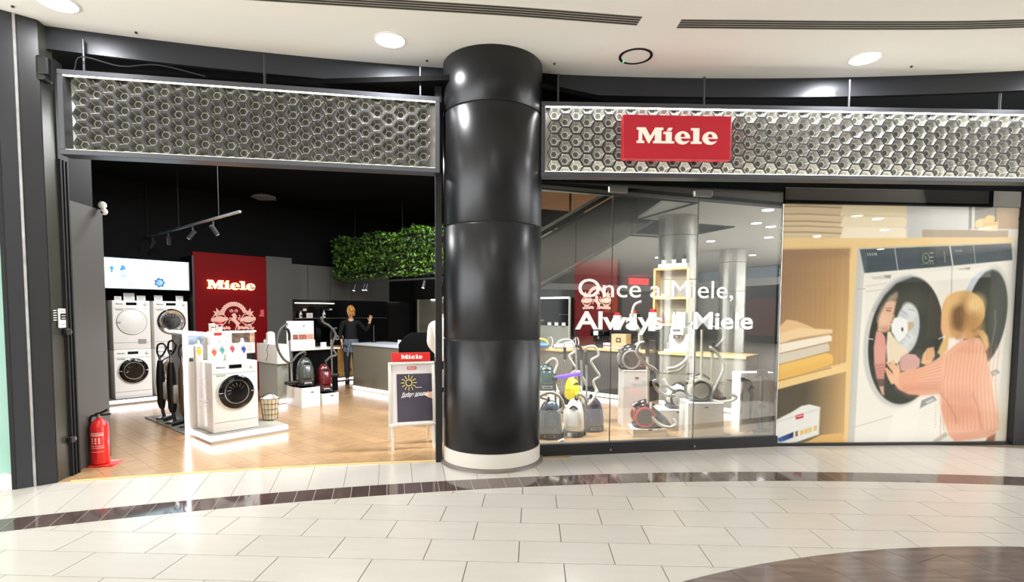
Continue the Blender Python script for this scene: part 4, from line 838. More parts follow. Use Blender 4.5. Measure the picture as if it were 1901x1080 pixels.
def emblem(t, y, z, c, k=0, s=1.0):
    b = B(); M = T(0, y, z)
    pts = [(-.028, .02), (-.015, .04), (.01, .043), (.028, .025), (.03, 0), (.018, -.02), (.012, -.04), (-.004, -.036), (-.006, -.015), (-.02, -.005)]
    prism(b, [(x*s, q*s) for x, q in pts], -.003, 0, M); obj('emblem', b, mat('emblem_%s' % c[0], c[1], .5), t)
    b = B(); box(b, -.02*s, .02*s, y-.002, y, z+.052*s, z+.058*s); obj('print', b, INK, t)
def bottle(label, u, w_, z, c, h=.27, wd=.048):
    t = sthing('detergent_bottle', label, 'bottle', u, w_, z, 0, 'detergents on the large washing machine')
    b = B(); loft(b, [(0, 0, 0, wd*.96, .03), (.01, 0, 0, wd, .034), (h*.68, 0, 0, wd, .034), (h*.78, 0, 0, wd*.8, .03), (h*.83, 0, 0, wd*.42, .02)], 20, 4); obj('bottle_body', b, WHITE, t, True)
    b = B(); cyl(b, (0, 0, h*.83), (0, 0, h), .02, .017, 14); obj('cap', b, CARDW, t, True); emblem(t, -.0345, h*.45, c); return t
def carton(label, u, w_, z, wd, d, h, c, name='carton', m=WHITE, grp='detergents on the large washing machine'):
    t = sthing(name, label, 'carton', u, w_, z, 0, grp)
    b = B(); box(b, -wd/2, wd/2, 0, d, 0, h, .002); obj('carton_body', b, m, t)
    b = B(); box(b, -wd/2, wd/2, d*.48, d*.52, h, h+.001); obj('flap_seam', b, INK, t)
    if c: emblem(t, -.001, h*.5, c)
    return t
ZT = .969
bottle('white detergent bottle with yellow emblem at the end of the washing machine', 2.43, 7.13, ZT, ('yellow', (226, 196, 50)))
carton('white detergent carton with orange emblem on the washing machine', 2.60, 7.10, ZT, .105, .07, .20, ('orange', (224, 92, 56)))
bottle('white detergent bottle with teal emblem on the washing machine', 2.71, 7.18, ZT, ('teal', (80, 150, 150)), .265, .038)
carton('flat white carton lying under the pink-emblem carton', 2.81, 7.10, ZT, .12, .08, .066, None)
carton('white detergent carton with pink-red emblem on top of the flat carton', 2.82, 7.11, ZT+.067, .11, .07, .135, ('rose', (192, 60, 84)))
bottle('white detergent bottle with blue emblem near the dial of the washing machine', 2.95, 7.12, ZT, ('blue', (48, 66, 150)), .275, .046)
t = carton('white carton with a red label band behind the detergents', 2.72, 7.30, ZT, .17, .10, .365, None, grp='tall carton')
b = B(); box(b, -.04, .05, -.003, 0, .31, .345); obj('label_band', b, mat('red_label', (190, 44, 40), .5), t)
t = sthing('tub', 'small cream tub with pale lid on top of the tall carton', 'tub', 2.675, 7.35, ZT+.367)
b = B(); lathe(b, [(.03, 0), (.034, .004), (.036, .075)], 18); obj('tub_body', b, CREAM, t, True); b = B(); lathe(b, [(.04, .075), (.04, .092), (.036, .096)], 18); obj('lid', b, WHITE, t, True)
b = B(); box(b, -.02, .02, -.0375, -.036, .045, .055); obj('print', b, INKD, t)
t = sthing('tin', 'small white tin with red top standing beside the cream tub', 'tin', 2.755, 7.34, ZT+.367)
b = B(); lathe(b, [(.034, 0), (.036, .003), (.036, .085)], 18); obj('tin_body', b, WHITE, t, True); b = B(); lathe(b, [(.0365, .085), (.0365, .115), (.03, .122)], 18); obj('lid', b, mat('red_label', (190, 44, 40), .5), t, True); b = B(); box(b, -.018, .018, -.038, -.036, .055, .08); obj('print', b, MAROON, t)
# laundry basket
t = sthing('laundry_basket', 'round wire laundry basket with cream liner beside the large washing machine', 'basket', 3.345, 7.23, .105)
b = B(); lathe(b, [(.09, .006), (.118, .30), (.114, .30), (.086, .01)], 20); obj('liner', b, mat('linen', (212, 196, 164), .9, bump=.2, bscale=40), t, True)
WIRE = mat('black_wire', (34, 32, 30), .5)
b = B()
for k in range(5): r = .094+.028*k/4; z_ = .01+.072*k; tube(b, [(r*math.cos(2*PI*i/16), r*math.sin(2*PI*i/16), z_) for i in range(16)], .0028, 5, 0, True)
for i in range(14): a = 2*PI*i/14; cyl(b, (.094*math.cos(a), .094*math.sin(a), .01), (.122*math.cos(a), .122*math.sin(a), .298), .0025, n=5)
obj('wire_cage', b, WIRE, t)
b = B(); tube(b, [(-.12, -.02, .29), (-.10, -.05, .36), (-.04, -.08, .38), (.0, -.1, .34), (.01, -.11, .29)], .005, 6, 6); obj('handle', b, WIRE, t, True)
b = B(); loft(b, [(.22, 0, 0, .10, .10), (.30, .0, 0, .105, .1), (.33, .02, .01, .05, .06), (.345, .02, 0, .02, .02)], 14, 2); obj('linen', b, mat('white_linen', (232, 224, 206), .9), t, True)
# ---------------------------------------------------------------- vacuum cleaners
def stick_vac(label, u, w_, z, rot, body=BLACK, lean=.1, h=1.1):
    t = sthing('stick_vacuum', label, 'vacuum', u, w_, z, rot, 'upright stick vacuums on the grey board'); M = rx(-lean)
    b = B(); box(b, -.13, .13, -.06, .05, 0, .055, .014); obj('floor_head', b, CHROME, t, True)
    b = B(); box(b, -.125, .125, -.075, -.055, .006, .04, .006); obj('brush_bar', b, BLACK, t, True)
    b = B(); tube(b, [(0, 0, .04), (0, .02, .12), (0, .03, .2)], .022, 10, 4); obj('neck', b, SMOKE, t, True)
    b = B(); loft(b, [(.17, 0, .03, .03, .03), (.24, 0, .035, .052, .045), (.55, 0, .04, .058, .05), (.72, 0, .04, .05, .045), (.86, 0, .04, .03, .03)], 16, 2.6); obj('body', b, body, t, True)
    b = B(); loft(b, [(.30, 0, -.02, .03, .02), (.33, 0, -.024, .04, .03), (.52, 0, -.026, .04, .03), (.55, 0, -.02, .03, .02)], 14, 2.4); obj('dust_cup', b, mat('clear_cup', (176, 170, 156), .15, coat=.4), t, True)
    b = B(); cyl(b, (0, .04, .84), (0, .045, h-.16), .017); obj('wand', b, CHROME, t, True)
    b = B(); tube(b, [(0, .045, h-.2), (0, -.01, h-.15), (0, -.05, h-.06), (0, -.01, h), (0, .06, h-.02), (0, .075, h-.12), (0, .045, h-.2)], .013, 8, 5); obj('handle', b, BLACK, t, True)
    b = B(); tube(b, [(.04, .06, .3), (.08, .1, .5), (.05, .1, .75), (.01, .06, .85)], .012, 8, 6); obj('hose', b, DHOSE, t, True); return t
stick_vac('black upright stick vacuum nearest the outer tip of the grey board', 2.51, 8.72, .022, .75)
stick_vac('black upright stick vacuum with chrome floor head, second on the grey board', 2.50, 8.25, .022, .55, h=1.16)
stick_vac('brown-bodied upright vacuum closest to the lit partition edge', 2.53, 7.88, .022, .9, mat('bronze_plastic', (84, 68, 52), .3), .1, 1.12)
def vac_up(label, loc, rot, col, h=.48, w_=.15, hose=True, flip=1, lidc=SMOKE, dark=BLACK, wand=None, name='canister_vacuum', hosem=HOSE):
    t = thing(name, label, 'vacuum', loc, rot, 'canister vacuum cleaners'); s = h/.48
    b = B(); loft(b, [(.03, 0, .02, w_*.86, .115), (.05, 0, .02, w_*.97, .13), (.16, 0, .015, w_, .135), (h*.62, 0, .02, w_*.92, .12), (h*.82, 0, .03, w_*.72, .09), (h*.93, 0, .035, w_*.46, .055), (h*.965, 0, .035, w_*.2, .02)], 26, 2.7); obj('body', b, col, t, True)
    b = B(); loft(b, [(0, 0, .02, w_*.9, .12), (.012, 0, .02, w_*.99, .138), (.075, 0, .02, w_*1.01, .142), (.09, 0, .02, w_*.97, .13)], 26, 2.7); obj('bumper', b, dark, t, True)
    b = B(); loft(b, [(h*.24, 0, -.085, w_*.5, .03), (h*.3, 0, -.10, w_*.6, .034), (h*.62, 0, -.085, w_*.56, .03), (h*.74, 0, -.05, w_*.4, .03)], 18, 3); obj('bag_lid', b, col, t, True)
    b = B(); box(b, -w_*.45, w_*.45, -.128, -.10, .035, .07, .006); obj('parking_slot', b, mat('slot_frame', (150, 150, 150), .3, .6), t)
    b = B(); box(b, -w_*.36, w_*.36, -.131, -.11, .043, .062); obj('slot_hole', b, GASK, t)
    b = B(); tube(b, [(-w_*.4, -.06, h*.72), (0, -.09, h*.80), (w_*.4, -.06, h*.72)], .013, 8, 5); obj('carry_handle', b, dark, t, True)
    for sx in (-1, 1):
        b = B(); lathe(b, [(.04, 0), (.052, .004), (.052, .03), (.03, .036)], 18, T(sx*w_*.9, .07, .055) @ ry(sx*PI/2)); obj('wheel', b, dark, t, True)
    b = B(); cyl(b, (flip*.02, .02, h*.92), (flip*.03, -.0, h+.02), .028, .024); obj('hose_socket', b, lidc, t, True)
    if hose is True: hose = [(flip*.03, 0, h+.02), (flip*.07, -.03, h+.08), (flip*.16, -.05, h+.04), (flip*.20, -.05, h*.72), (flip*.17, -.05, h*.45)]
    if hose: b = B(); tube(b, hose, .019, 10, 8, ribs=True); obj('hose', b, hosem, t, True)
    if wand:
        (x0, y0, z0), (x1, y1, z1) = wand
        b = B(); cyl(b, wand[0], wand[1], .016); obj('wand', b, CHROME, t, True)
        b = B(); tube(b, [(x1, y1, z1), (x1, y1, z1+.1), (x1+flip*.03, y1-.02, z1+.18), (x1+flip*.09, y1-.03, z1+.2)], .022, 10, 5); obj('grip', b, dark, t, True)
        b = B(); box(b, x0-.12, x0+.12, y0-.05, y0+.04, z0-.05, z0, .012); obj('floor_head', b, dark, t, True)
    return t
def loft_x(b, secs, n=20, p=2.6): return loft(b, [(x, -zc, yc, rz_, ry_) for x, zc, yc, rz_, ry_ in secs], n, p, ry(PI/2))
def vac_side(label, loc, rot, ringm, discm, bodym=SMOKE, s=1.0, hose=None, wand=None, cup=True, grip=None):
    t = thing('cylinder_vacuum', label, 'vacuum', loc, rot, 'bagless cylinder vacuums on white boxes')
    b = B(); loft_x(b, [(-.19, .15, 0, .06, .07), (-.16, .17, 0, .12, .11), (-.06, .18, 0, .155, .125), (.04, .16, 0, .13, .12), (.14, .11, 0, .085, .10), (.23, .075, 0, .05, .08), (.26, .06, 0, .02, .05)], 22); obj('body', b, bodym, t, True)
    b = B(); loft_x(b, [(-.20, .03, 0, .024, .09), (-.17, .03, 0, .03, .12), (.2, .035, 0, .034, .12), (.27, .04, 0, .02, .09)], 18, 4); obj('sled', b, BLACK, t, True)
    for sy in (-1, 1):
        b = B(); lathe(b, [(.128, 0), (.134, .008), (.134, .022), (.118, .028), (.112, .024)], 32, T(-.075, sy*.118, .145) @ rx(-sy*PI/2)); obj('wheel_ring', b, ringm, t, True)
        b = B(); lathe(b, [(.113, .012), (.10, .028), (.03, .036), (0, .036)], 28, T(-.075, sy*.118, .145) @ rx(-sy*PI/2)); obj('wheel_disc', b, discm, t, True)
    if cup:
        b = B(); M = T(-.12, 0, .27) @ ry(math.radians(70)); lathe(b, [(.05, -.06), (.066, -.05), (.07, .06), (.05, .11), (.0, .11)], 22, M); obj('dust_cup', b, mat('tinted_cup', (40, 40, 42), .05, coat=1), t, True)
        b = B(); lathe(b, [(.05, -.09), (.055, -.085), (.055, -.06)], 18, M); obj('cup_cap', b, CHROME, t, True)
    b = B(); tube(b, [(-.14, 0, .30), (-.04, 0, .35), (.08, 0, .28)], .014, 8, 6); obj('carry_handle', b, BLACK, t, True)
    b = B(); box(b, .10, .2, -.122, -.112, .05, .075, .003); obj('label_plate', b, mat('maroon_label', (90, 30, 34), .5), t)
    if hose: b = B(); tube(b, hose, .021, 10, 8, ribs=True); obj('hose', b, HOSE, t, True)
    if wand:
        for i, (a, c) in enumerate(wand): b = B(); cyl(b, a, c, .018); obj('wand', b, mat('pale_tube', (236, 230, 208), .3), t, True)
    if grip: b = B(); cyl(b, grip[0], grip[1], .028, .024); obj('grip', b, BLACK, t, True)
    return t
# ---------------------------------------------------------------- cabinets along the red-panel wall
t = sthing('grey_cabinet', 'pale grey cabinet with a marble front slab beside the red panel', 'cabinet', 4.22, 8.80, 0)
b = B(); box(b, .0, .2, .03, .72, .08, .70, .002); obj('carcass', b, mat('pale_grey_front', (150, 150, 138), .5), t)
b = B(); box(b, -.02, .2, -.02, .74, .70, 1.03, .004); obj('marble_slab', b, MARBLE, t)
b = B(); tube(b, [(-.024, .28, 1.02), (-.024, .35, .93), (-.024, .32, .84), (-.024, .40, .73)], .004, 5, 5); obj('marble_vein', b, mat('vein', (120, 106, 90), .5), t)
b = B(); box(b, .02, .2, .05, .7, 0, .08); obj('toe_kick', b, STEEL, t)
b = B(); box(b, .0, .20, .015, .03, .03, .085); box(b, -.012, 0, .03, .4, .03, .085); obj('led_strip', b, LED, t)
t = sthing('canister', 'white canister standing on the marble slab', 'canister', 4.30, 9.22, 1.031)
b = B(); loft(b, [(0, 0, 0, .07, .07), (.18, 0, 0, .065, .065), (.19, 0, 0, .05, .05)], 20, 3); obj('canister_body', b, WHITE, t, True); b = B(); lathe(b, [(.05, .19), (.05, .2), (.01, .21)], 18); obj('lid', b, CARDW, t, True)
t = sthing('jar', 'little white jar on the marble slab beside the canister', 'jar', 4.30, 9.42, 1.031)
b = B(); lathe(b, [(.03, 0), (.032, .05), (.02, .06)], 14); obj('jar_body', b, WHITE, t, True); b = B(); lathe(b, [(.021, .06), (.021, .075)], 12); obj('lid', b, STEEL, t, True)
t = sthing('demo_counter', 'black demonstration counter with thin pale top and info board', 'counter', 4.46, 8.80, 0)
b = B(); box(b, .03, .9, .03, .5, .13, .905); obj('carcass', b, VOID, t)
b = B(); box(b, -.02, .93, -.02, .52, .905, .93, .003); obj('counter_top', b, mat('pale_top', (190, 188, 180), .4), t)
b = B(); box(b, .0, .03, .02, .5, 0, .9); obj('side_panel', b, GREY, t); b = B(); box(b, .05, .88, .05, .5, 0, .13); obj('toe_kick', b, DARK, t)
t = sthing('info_board', 'white standing info board with a row of food photos on the demo counter', 'board', 4.50, 9.02, .931)
b = B(); box(b, 0, .5, 0, .03, 0, .49, .002); obj('board', b, CARDW, t); b = B(); box(b, .27, .34, -.002, 0, .36, .43); obj('emblem_frame', b, PAPER, t)
b = B(); prism(b, [(.285, .39), (.3, .385), (.33, .41), (.325, .418), (.3, .405)], -.004, -.002); obj('emblem', b, INKD, t)
b = B(); [box(b, .14+.02*k, .4, -.002, 0, .30-k*.015, .304-k*.015) for k in range(3)]; obj('print', b, INK, t)
for k, (x0, x1, c) in enumerate(((.1, .2, (130, 80, 64)), (.21, .37, (150, 84, 70)), (.38, .49, (170, 120, 92)))):
    b = B(); box(b, x0, x1, -.003, 0, .16, .25); obj('photo_print', b, mat('food_photo_%d' % k, c, .5, noise=.5, nscale=25), t)
for k, (u, h_, lab) in enumerate(((4.53, .13, 'white info sheet holder at the grip of the hose on the demo counter'), (4.70, .12, 'white info sheet holder in the middle of the demo counter'), (4.90, .15, 'tall white info sheet holder in front of the food photos'), (5.12, .10, 'low white info sheet holder at the far end of the demo counter'))):
    t = sthing('sheet_holder', lab, 'holder', u, 8.90, .931, 0, 'sheet holders on the demo counter'); b = B(); box(b, -.055, .055, 0, .012, 0, h_, .002); box(b, -.055, .055, -.02, .05, 0, .006); obj('sheet', b, CARDW, t); b = B(); [box(b, -.04, .03, -.002, 0, h_*.3+.018*i, h_*.3+.018*i+.004) for i in range(4)]; obj('print', b, INK, t)
def wbox(label, u, w_, wd, d, h, name='display_box', rot=0, mark=True, lidm=None):
    t = sthing(name, label, 'box', u, w_, 0, rot, 'white display boxes'); b = B(); box(b, 0, wd, 0, d, .002, h, .003); obj('box_body', b, WHITE, t)
    b = B(); box(b, -.002, wd+.002, -.002, d+.002, h-.012, h, .002); obj('box_top', b, lidm or CARDW, t)
    if mark: b = B(); box(b, wd*.5, wd*.5+.05, -.003, -.002, h*.72, h*.72+.02); obj('print', b, INK, t)
    return t
wbox('square white display box under the dark grey canister vacuum', 4.34, 8.25, .33, .5, .33)
wbox('low white display box under the maroon canister vacuum', 4.70, 8.22, .30, .36, .20)
GV = mat('grey_vac', (62, 66, 62), .25, coat=.5); MV = mat('maroon_vac', (84, 14, 20), .2, coat=.6)
q = P(4.52, 8.45, .332); vac_up('dark grey canister vacuum with long looped hose on the square white box', q, TH-.15, GV, .50, .14, [(.0, .0, .52), (-.02, -.03, .58), (-.14, -.06, .54), (-.26, -.06, .42), (-.38, -.05, .50), (-.46, -.03, .72), (-.40, .0, .95), (-.27, .02, 1.06)], -1, wand=((-.22, .0, .10), (-.25, .01, .78)), hosem=DHOSE)
q = P(4.85, 8.42, .202); vac_up('maroon canister vacuum with bent hose on the low white box', q, TH-.2, MV, .50, .125, [(.02, 0, .52), (.10, -.03, .60), (.20, -.03, .64), (.14, 0, .78), (.20, .0, 1.0), (.10, .0, 1.14), (.0, .0, 1.2), (-.04, .0, 1.30)], 1, wand=((.15, .05, .3), (.15, .05, .9)), hosem=DHOSE)
# tall kitchen wall with oven niche
t = sthing('kitchen_wall', 'tall charcoal kitchen cupboards around a black lit niche', 'cupboard', 5.52, 11.18, 0)
FRONT = mat('kitchen_front', (84, 84, 78), .5)
for x0, x1 in ((.02, .55), (.56, 1.1), (1.11, 1.65), (1.66, 2.2), (2.21, 2.75)):
    b = B(); box(b, x0, x1, 0, .02, 1.85, 2.62, .002); obj('cupboard_front', b, FRONT, t)
b = B(); box(b, 0, .14, 0, .14, 0, 2.62); obj('side_panel', b, FRONT, t)
b = B(); box(b, .14, 3.4, .02, .15, 0, 1.85); obj('niche_back', b, BLACKG, t)
b = B(); box(b, .25, 1.2, .0, .04, 1.765, 1.785); obj('led_strip', b, LEDW, t)
b = B(); box(b, .2, 2.6, -.10, .1, 1.43, 1.445); obj('niche_shelf', b, STEEL, t)
b = B(); box(b, .14, 3.4, -.08, .1, 0.1, .88); obj('base_unit', b, BLACK, t)
b = B(); box(b, 1.1, 2.7, -.10, -.08, .03, .085); obj('led_strip', b, LED, t)
for k, (u, h_, lab) in enumerate(((5.86, .16, 'white bottle at the near end of the black niche shelf'), (6.42, .18, 'white bottle in the middle of the black niche shelf'))):
    t = sthing('bottle', lab, 'bottle', u, 11.12, 1.445, 0, 'bottles in the black niche'); b = B(); lathe(b, [(.035, 0), (.038, .01), (.034, h_*.6), (.016, h_*.7), (.016, h_*.85)], 14); obj('bottle_body', b, WHITE, t, True); b = B(); lathe(b, [(.018, h_*.85), (.018, h_), (.01, h_+.004)], 12); obj('cap', b, STEEL, t, True); b = B(); box(b, -.02, .02, -.039, -.036, .03, .07); obj('print', b, INKD, t)
for k, (u, z_, wd, h_, lab) in enumerate(((6.06, 1.445, .15, .11, 'white card on the niche shelf between the two bottles'), (5.95, 1.60, .08, .05, 'small white card fixed high in the black niche near the first bottle'), (6.58, 1.62, .07, .035, 'small white card fixed high in the black niche near the second bottle'))):
    t = sthing('price_card', lab, 'card', u, 11.10, z_, 0, 'cards in the black niche'); b = B(); box(b, -wd/2, wd/2, 0, .004, 0, h_); box(b, -wd/2, wd/2, .004, .10, 0, .004); obj('card', b, CARDW, t); b = B(); box(b, -wd*.3, wd*.3, -.001, 0, h_*.4, h_*.5); obj('print', b, INK, t)
CARDB = mat('cardboard', (206, 160, 84), .8)
for k, z_ in enumerate((.10, .46)):
    t = sthing('storage_carton', ('lower' if k == 0 else 'upper')+' golden brown carton of the stack under the white lettering', 'carton', 6.56, 10.80, z_, 0, 'golden brown cartons by the kitchen wall')
    b = B(); box(b, 0, .40, 0, .26, 0, .355, .004); obj('carton_body', b, CARDB, t); b = B(); box(b, .16, .34, -.003, 0, .12, .18); obj('print_frame', b, INKD, t); b = B(); box(b, .18, .32, -.004, -.003, .135, .165); obj('print', b, CARDB, t)
t = sthing('carton_plinth', 'dark plinth carrying the golden brown cartons', 'plinth', 6.5, 10.77, 0); b = B(); box(b, 0, .5, 0, .31, 0, .095, .004); obj('plinth_body', b, BLACK, t); b = B(); box(b, 0, .5, -.01, 0, .035, .08); obj('led_strip', b, LED, t)
t = sthing('lettered_board', 'black board with white letters above the golden brown cartons', 'board', 6.5, 11.0, .88); b = B(); box(b, 0, .5, 0, .02, 0, .35); obj('board', b, VOID, t); text_obj('be', .22, WHITE, t, (.12, -.003, .06), .004, .006, name='lettering')
# desk
t = sthing('service_desk', 'long grey service desk with pale top and light strip at its foot', 'desk', 6.07, 6.8, 0)
b = B(); box(b, 0, .75, 0, 2.63, .09, .92); obj('front_panel', b, mat('desk_grey', (118, 114, 100), .5), t)
b = B(); box(b, -.02, .8, -.02, 2.65, .92, .955, .003); obj('desk_top', b, mat('desk_top', (206, 212, 222), .3), t)
b = B(); box(b, .04, .75, .03, 2.6, 0, .09); obj('toe_kick', b, DARK, t); b = B(); box(b, -.008, .04, .0, 2.63, .03, .085); obj('led_strip', b, LED, t)
b = B(); box(b, -.012, 0, .45, 1.12, .78, .92); obj('wood_inlay', b, WOODL, t)
t = sthing('card_holder', 'white card holder standing on the service desk', 'holder', 6.2, 8.05, .955); b = B(); box(b, 0, .01, -.08, .08, 0, .11); box(b, 0, .05, -.08, .08, 0, .006); obj('holder', b, CARDW, t); b = B(); box(b, -.002, 0, -.06, .05, .05, .056); obj('print', b, INK, t)
t = sthing('tablet', 'small tablet with blue lit screen on the service desk', 'tablet', 6.15, 7.66, .955); b = B(); box(b, 0, .012, -.06, .06, 0, .15, .003, ry(-.2)); obj('tablet_body', b, BLACK, t); b = B(); box(b, -.002, 0, -.05, .05, .012, .138, 0, ry(-.2)); obj('screen', b, mat('blue_screen', (90, 150, 225), .3, emit=1.0), t)
t = sthing('bag', 'flat black bag lying on the service desk beside the tablet', 'bag', 6.45, 7.86, .956); b = B(); loft(b, [(0, 0, 0, .12, .10), (.03, 0, 0, .13, .11), (.05, 0, 0, .08, .07)], 18, 3); obj('bag_body', b, BLACK, t, True); b = B(); tube(b, [(0, -.08, .05), (0, -.02, .09), (0, .05, .05)], .008, 6, 5); obj('strap', b, GASK, t, True)
t = sthing('office_chair', 'black padded chair standing between sandwich board and service desk', 'chair', 5.55, 6.75, 0, math.radians(-35))
b = B(); loft(b, [(.46, 0, 0, .24, .22), (.5, 0, 0, .26, .24), (.55, 0, 0, .24, .22)], 20, 4); obj('seat', b, VOID, t, True)
b = B(); M = T(0, .22, 0); loft(b, [(.58, 0, .22, .20, .04), (.75, 0, .23, .29, .06), (1.05, 0, .25, .30, .06), (1.18, .03, .26, .24, .05), (1.25, .05, .26, .14, .03)], 20, 3); obj('backrest', b, VOID, t, True)
b = B(); cyl(b, (0, 0, .1), (0, 0, .47), .03); obj('column', b, DARK, t, True)
for k in range(5): a = 2*PI*k/5; b = B(); tube(b, [(0, 0, .12), (.15*math.cos(a), .15*math.sin(a), .1), (.28*math.cos(a), .28*math.sin(a), .06)], .018, 8, 3); ball(b, (.28*math.cos(a), .28*math.sin(a), .03), .03, n=8); obj('base_arm', b, GASK, t, True)
# lit doorway panel in the end wall
t = sthing('wall_niche', 'pale lit niche panel with a lamp at its top in the end wall', 'niche', 9.13, 10.0, .8); b = B(); box(b, 0, .08, 0, 1.08, 0, 1.12); obj('niche_panel', b, mat('niche_panel', (150, 150, 132), .6), t); b = B(); box(b, -.02, 0, .0, .55, 1.09, 1.12); obj('lamp_strip', b, LEDW, t)
b = B(); box(b, -.03, 0, 1.06, 1.1, 0, 1.12); obj('frame', b, mat('niche_frame', (190, 190, 176), .5), t)
# ---------------------------------------------------------------- hanging hedge, rails, spots
t = sthing('hanging_hedge', 'long hanging planter of dense green leaves above the service desk', 'hedge', 6.60, 6.6, 2.36)
b = B(); box(b, .1, .42, 0, 4.3, .05, .8); obj('planter_core', b, mat('hedge_core', (8, 12, 6), .9), t)
b = B(); box(b, .05, .45, -.02, 4.35, -.01, .04); obj('planter_tray', b, GASK, t)
LEAF = mat('leaf_green', (84, 124, 30), .5, noise=.55, nscale=1.6); LEAFD = mat('leaf_dark', (30, 52, 18), .5, noise=.4, nscale=2)
n_ = 6200; pos = np.stack([RNG.normal(.06, .07, n_), RNG.uniform(-.03, 4.38, n_), RNG.uniform(-.02, .86, n_)], 1)
pos[:, 2] += .05*np.sin(pos[:, 1]*5)*(pos[:, 2] > .7)-.06*(RNG.random(n_))*(pos[:, 2] < .08)
side = RNG.random(n_) < .10; pos[side, 0] = RNG.uniform(0, .45, side.sum()); pos[side, 1] = 4.36+RNG.normal(0, .03, side.sum())
vv, ff = [], []
for i, p in enumerate(pos):
    d = Vector(RNG.normal(size=3)); d.x -= .3; d.z += .3; d.normalize(); x, y = axes(d); l = RNG.uniform(.025, .05); wl = l*.55; p = Vector(p); a = RNG.uniform(0, 6.3); e1 = x*math.cos(a)+y*math.sin(a); e2 = d.cross(e1); k = len(vv)
    vv += [p-e1*l, p+e2*wl+d*.004, p+e1*l, p-e2*wl+d*.004]; ff.append((k, k+1, k+2, k+3))
me = bpy.data.meshes.new('foliage'); me.from_pydata([tuple(v) for v in vv], [], ff); me.materials.append(LEAF); me.materials.append(LEAFD)
me.polygons.foreach_set('material_index', (RNG.random(len(ff)) < .4).astype(np.int32)); o = bpy.data.objects.new('foliage', me); COL.objects.link(o); o.parent = t; o['kind'] = 'stuff'
for y in (.5, 2.2, 3.9): b = B(); cyl(b, (.25, y, .8), (.25, y, 1.55), .008, n=6); obj('hanger_rod', b, GASK, t)
def spot(t, x, y, z, aim, m=DARK, lit=True):
    d = (Vector(aim)-Vector((x, y, z))).normalized(); p = Vector((x, y, z))
    b = B(); cyl(b, p+Vector((0, 0, .10)), p, .012, n=8); cyl(b, p-d*.05, p+d*.10, .032, n=14); h_ = obj('spot_head', b, m, t, True)
    b = B(); cyl(b, p+d*.095, p+d*.104, .026, n=14); obj('spot_lens', b, mat('spot_lens', (225, 235, 255), .3, emit=3.0) if lit else STEEL, h_)
t = sthing('light_rail', 'thin black light rail with small spotlights under the hanging hedge', 'rail', 6.55, 6.6, 2.2)
b = B(); box(b, 0, .05, 0, 3.7, 0, .035); obj('rail', b, DARK, t)
for y in (.6, 2.3): b = B(); box(b, .015, .035, y, y+.02, .03, .16); obj('hanger', b, GASK, t)
for y, lit in ((1.2, True), (3.05, True), (3.15, True), (.55, False), (.72, False), (3.5, True)): spot(t, .025, y, -.06, (-.3, y, -1), lit=lit)
t = sthing('light_rail', 'black spotlight track hanging under the black ceiling before the screen', 'rail', 3.06, 7.3, 2.90)
b = B(); box(b, 0, .035, .1, 4.35, 0, .03); obj('rail', b, mat('rail_metal', (150, 156, 164), .25, .8), t)
b = B(); box(b, 0, .9, 4.30, 4.335, 0, .03); obj('rail', b, mat('rail_metal', (150, 156, 164), .25, .8), t)
for x, y, ax, ay in ((.015, 3.7, -.4, 1.5), (.015, 2.9, .6, 1.6), (.015, 1.8, -.8, 1.2), (.015, 1.0, 1.2, .4), (.4, 4.3, .3, 1.3)): spot(t, x, y, -.12, (x+ax, y+ay, -1.6))
for y in (.8, 2.4, 4.0): b = B(); cyl(b, (.017, y, .03), (.017, y, 1.0), .005, n=6); obj('hanger_rod', b, GASK, t)
t = thing('air_vent', 'grey louvred ceiling diffuser in the black shop ceiling behind the dim screen', 'vent', (-5.0, 7.2, 3.82)); b = B(); lathe(b, [(.32, 0), (.34, .02), (.3, .06)], 28); [box(b, -.3, .3, -.28+k*.07, -.26+k*.07, -.02, .0) for k in range(9)]; obj('diffuser', b, mat('vent_grey', (110, 110, 108), .5), t); b = B(); cyl(b, (0, 0, .05), (0, 0, .1), .15); obj('duct', b, GASK, t)
t = thing('air_vent', 'round grey ceiling diffuser farther inside the black shop ceiling', 'vent', (-4.9, 10.6, 3.82)); b = B(); lathe(b, [(.2, 0), (.22, .02), (.18, .06)], 24); [box(b, -.18, .18, -.16+k*.06, -.145+k*.06, -.02, .0) for k in range(6)]; obj('diffuser', b, mat('vent_grey', (110, 110, 108), .5), t); b = B(); cyl(b, (0, 0, .05), (0, 0, .1), .1); obj('duct', b, GASK, t)
# ---------------------------------------------------------------- entrance: fire extinguisher, camera, control plate, locks
t = thing('fire_extinguisher', 'red fire extinguisher on a red foot plate beside the grey panel', 'extinguisher', (-4.235, 5.392, .0), math.radians(12)); REDX = mat('extinguisher_red', (214, 30, 26), .3, coat=.4)
b = B(); box(b, -.075, .15, -.10, .12, .002, .022, .006); obj('foot_plate', b, REDX, t, True)
b = B(); lathe(b, [(.06, .022), (.078, .03), (.08, .05), (.08, .40), (.072, .44), (.04, .475), (.022, .485), (.022, .50)], 28); obj('cylinder', b, REDX, t, True)
b = B(); cyl(b, (0, 0, .50), (0, 0, .535), .02); obj('valve', b, STEEL, t, True)
b = B(); tube(b, [(-.03, 0, .535), (.02, -.01, .545), (.10, -.03, .585)], .011, 8, 4); tube(b, [(-.02, 0, .525), (.04, -.01, .525), (.12, -.03, .535)], .009, 8, 4); obj('lever', b, BLACK, t, True)
b = B(); tube(b, [(-.02, 0, .52), (-.07, 0, .51), (-.088, .01, .42), (-.09, .02, .16)], .012, 8, 6); obj('hose', b, GASK, t, True)
b = B()
ring_ = [(.0812*math.cos(math.radians(a)), .0812*math.sin(math.radians(a))) for a in range(-140, -29, 10)]
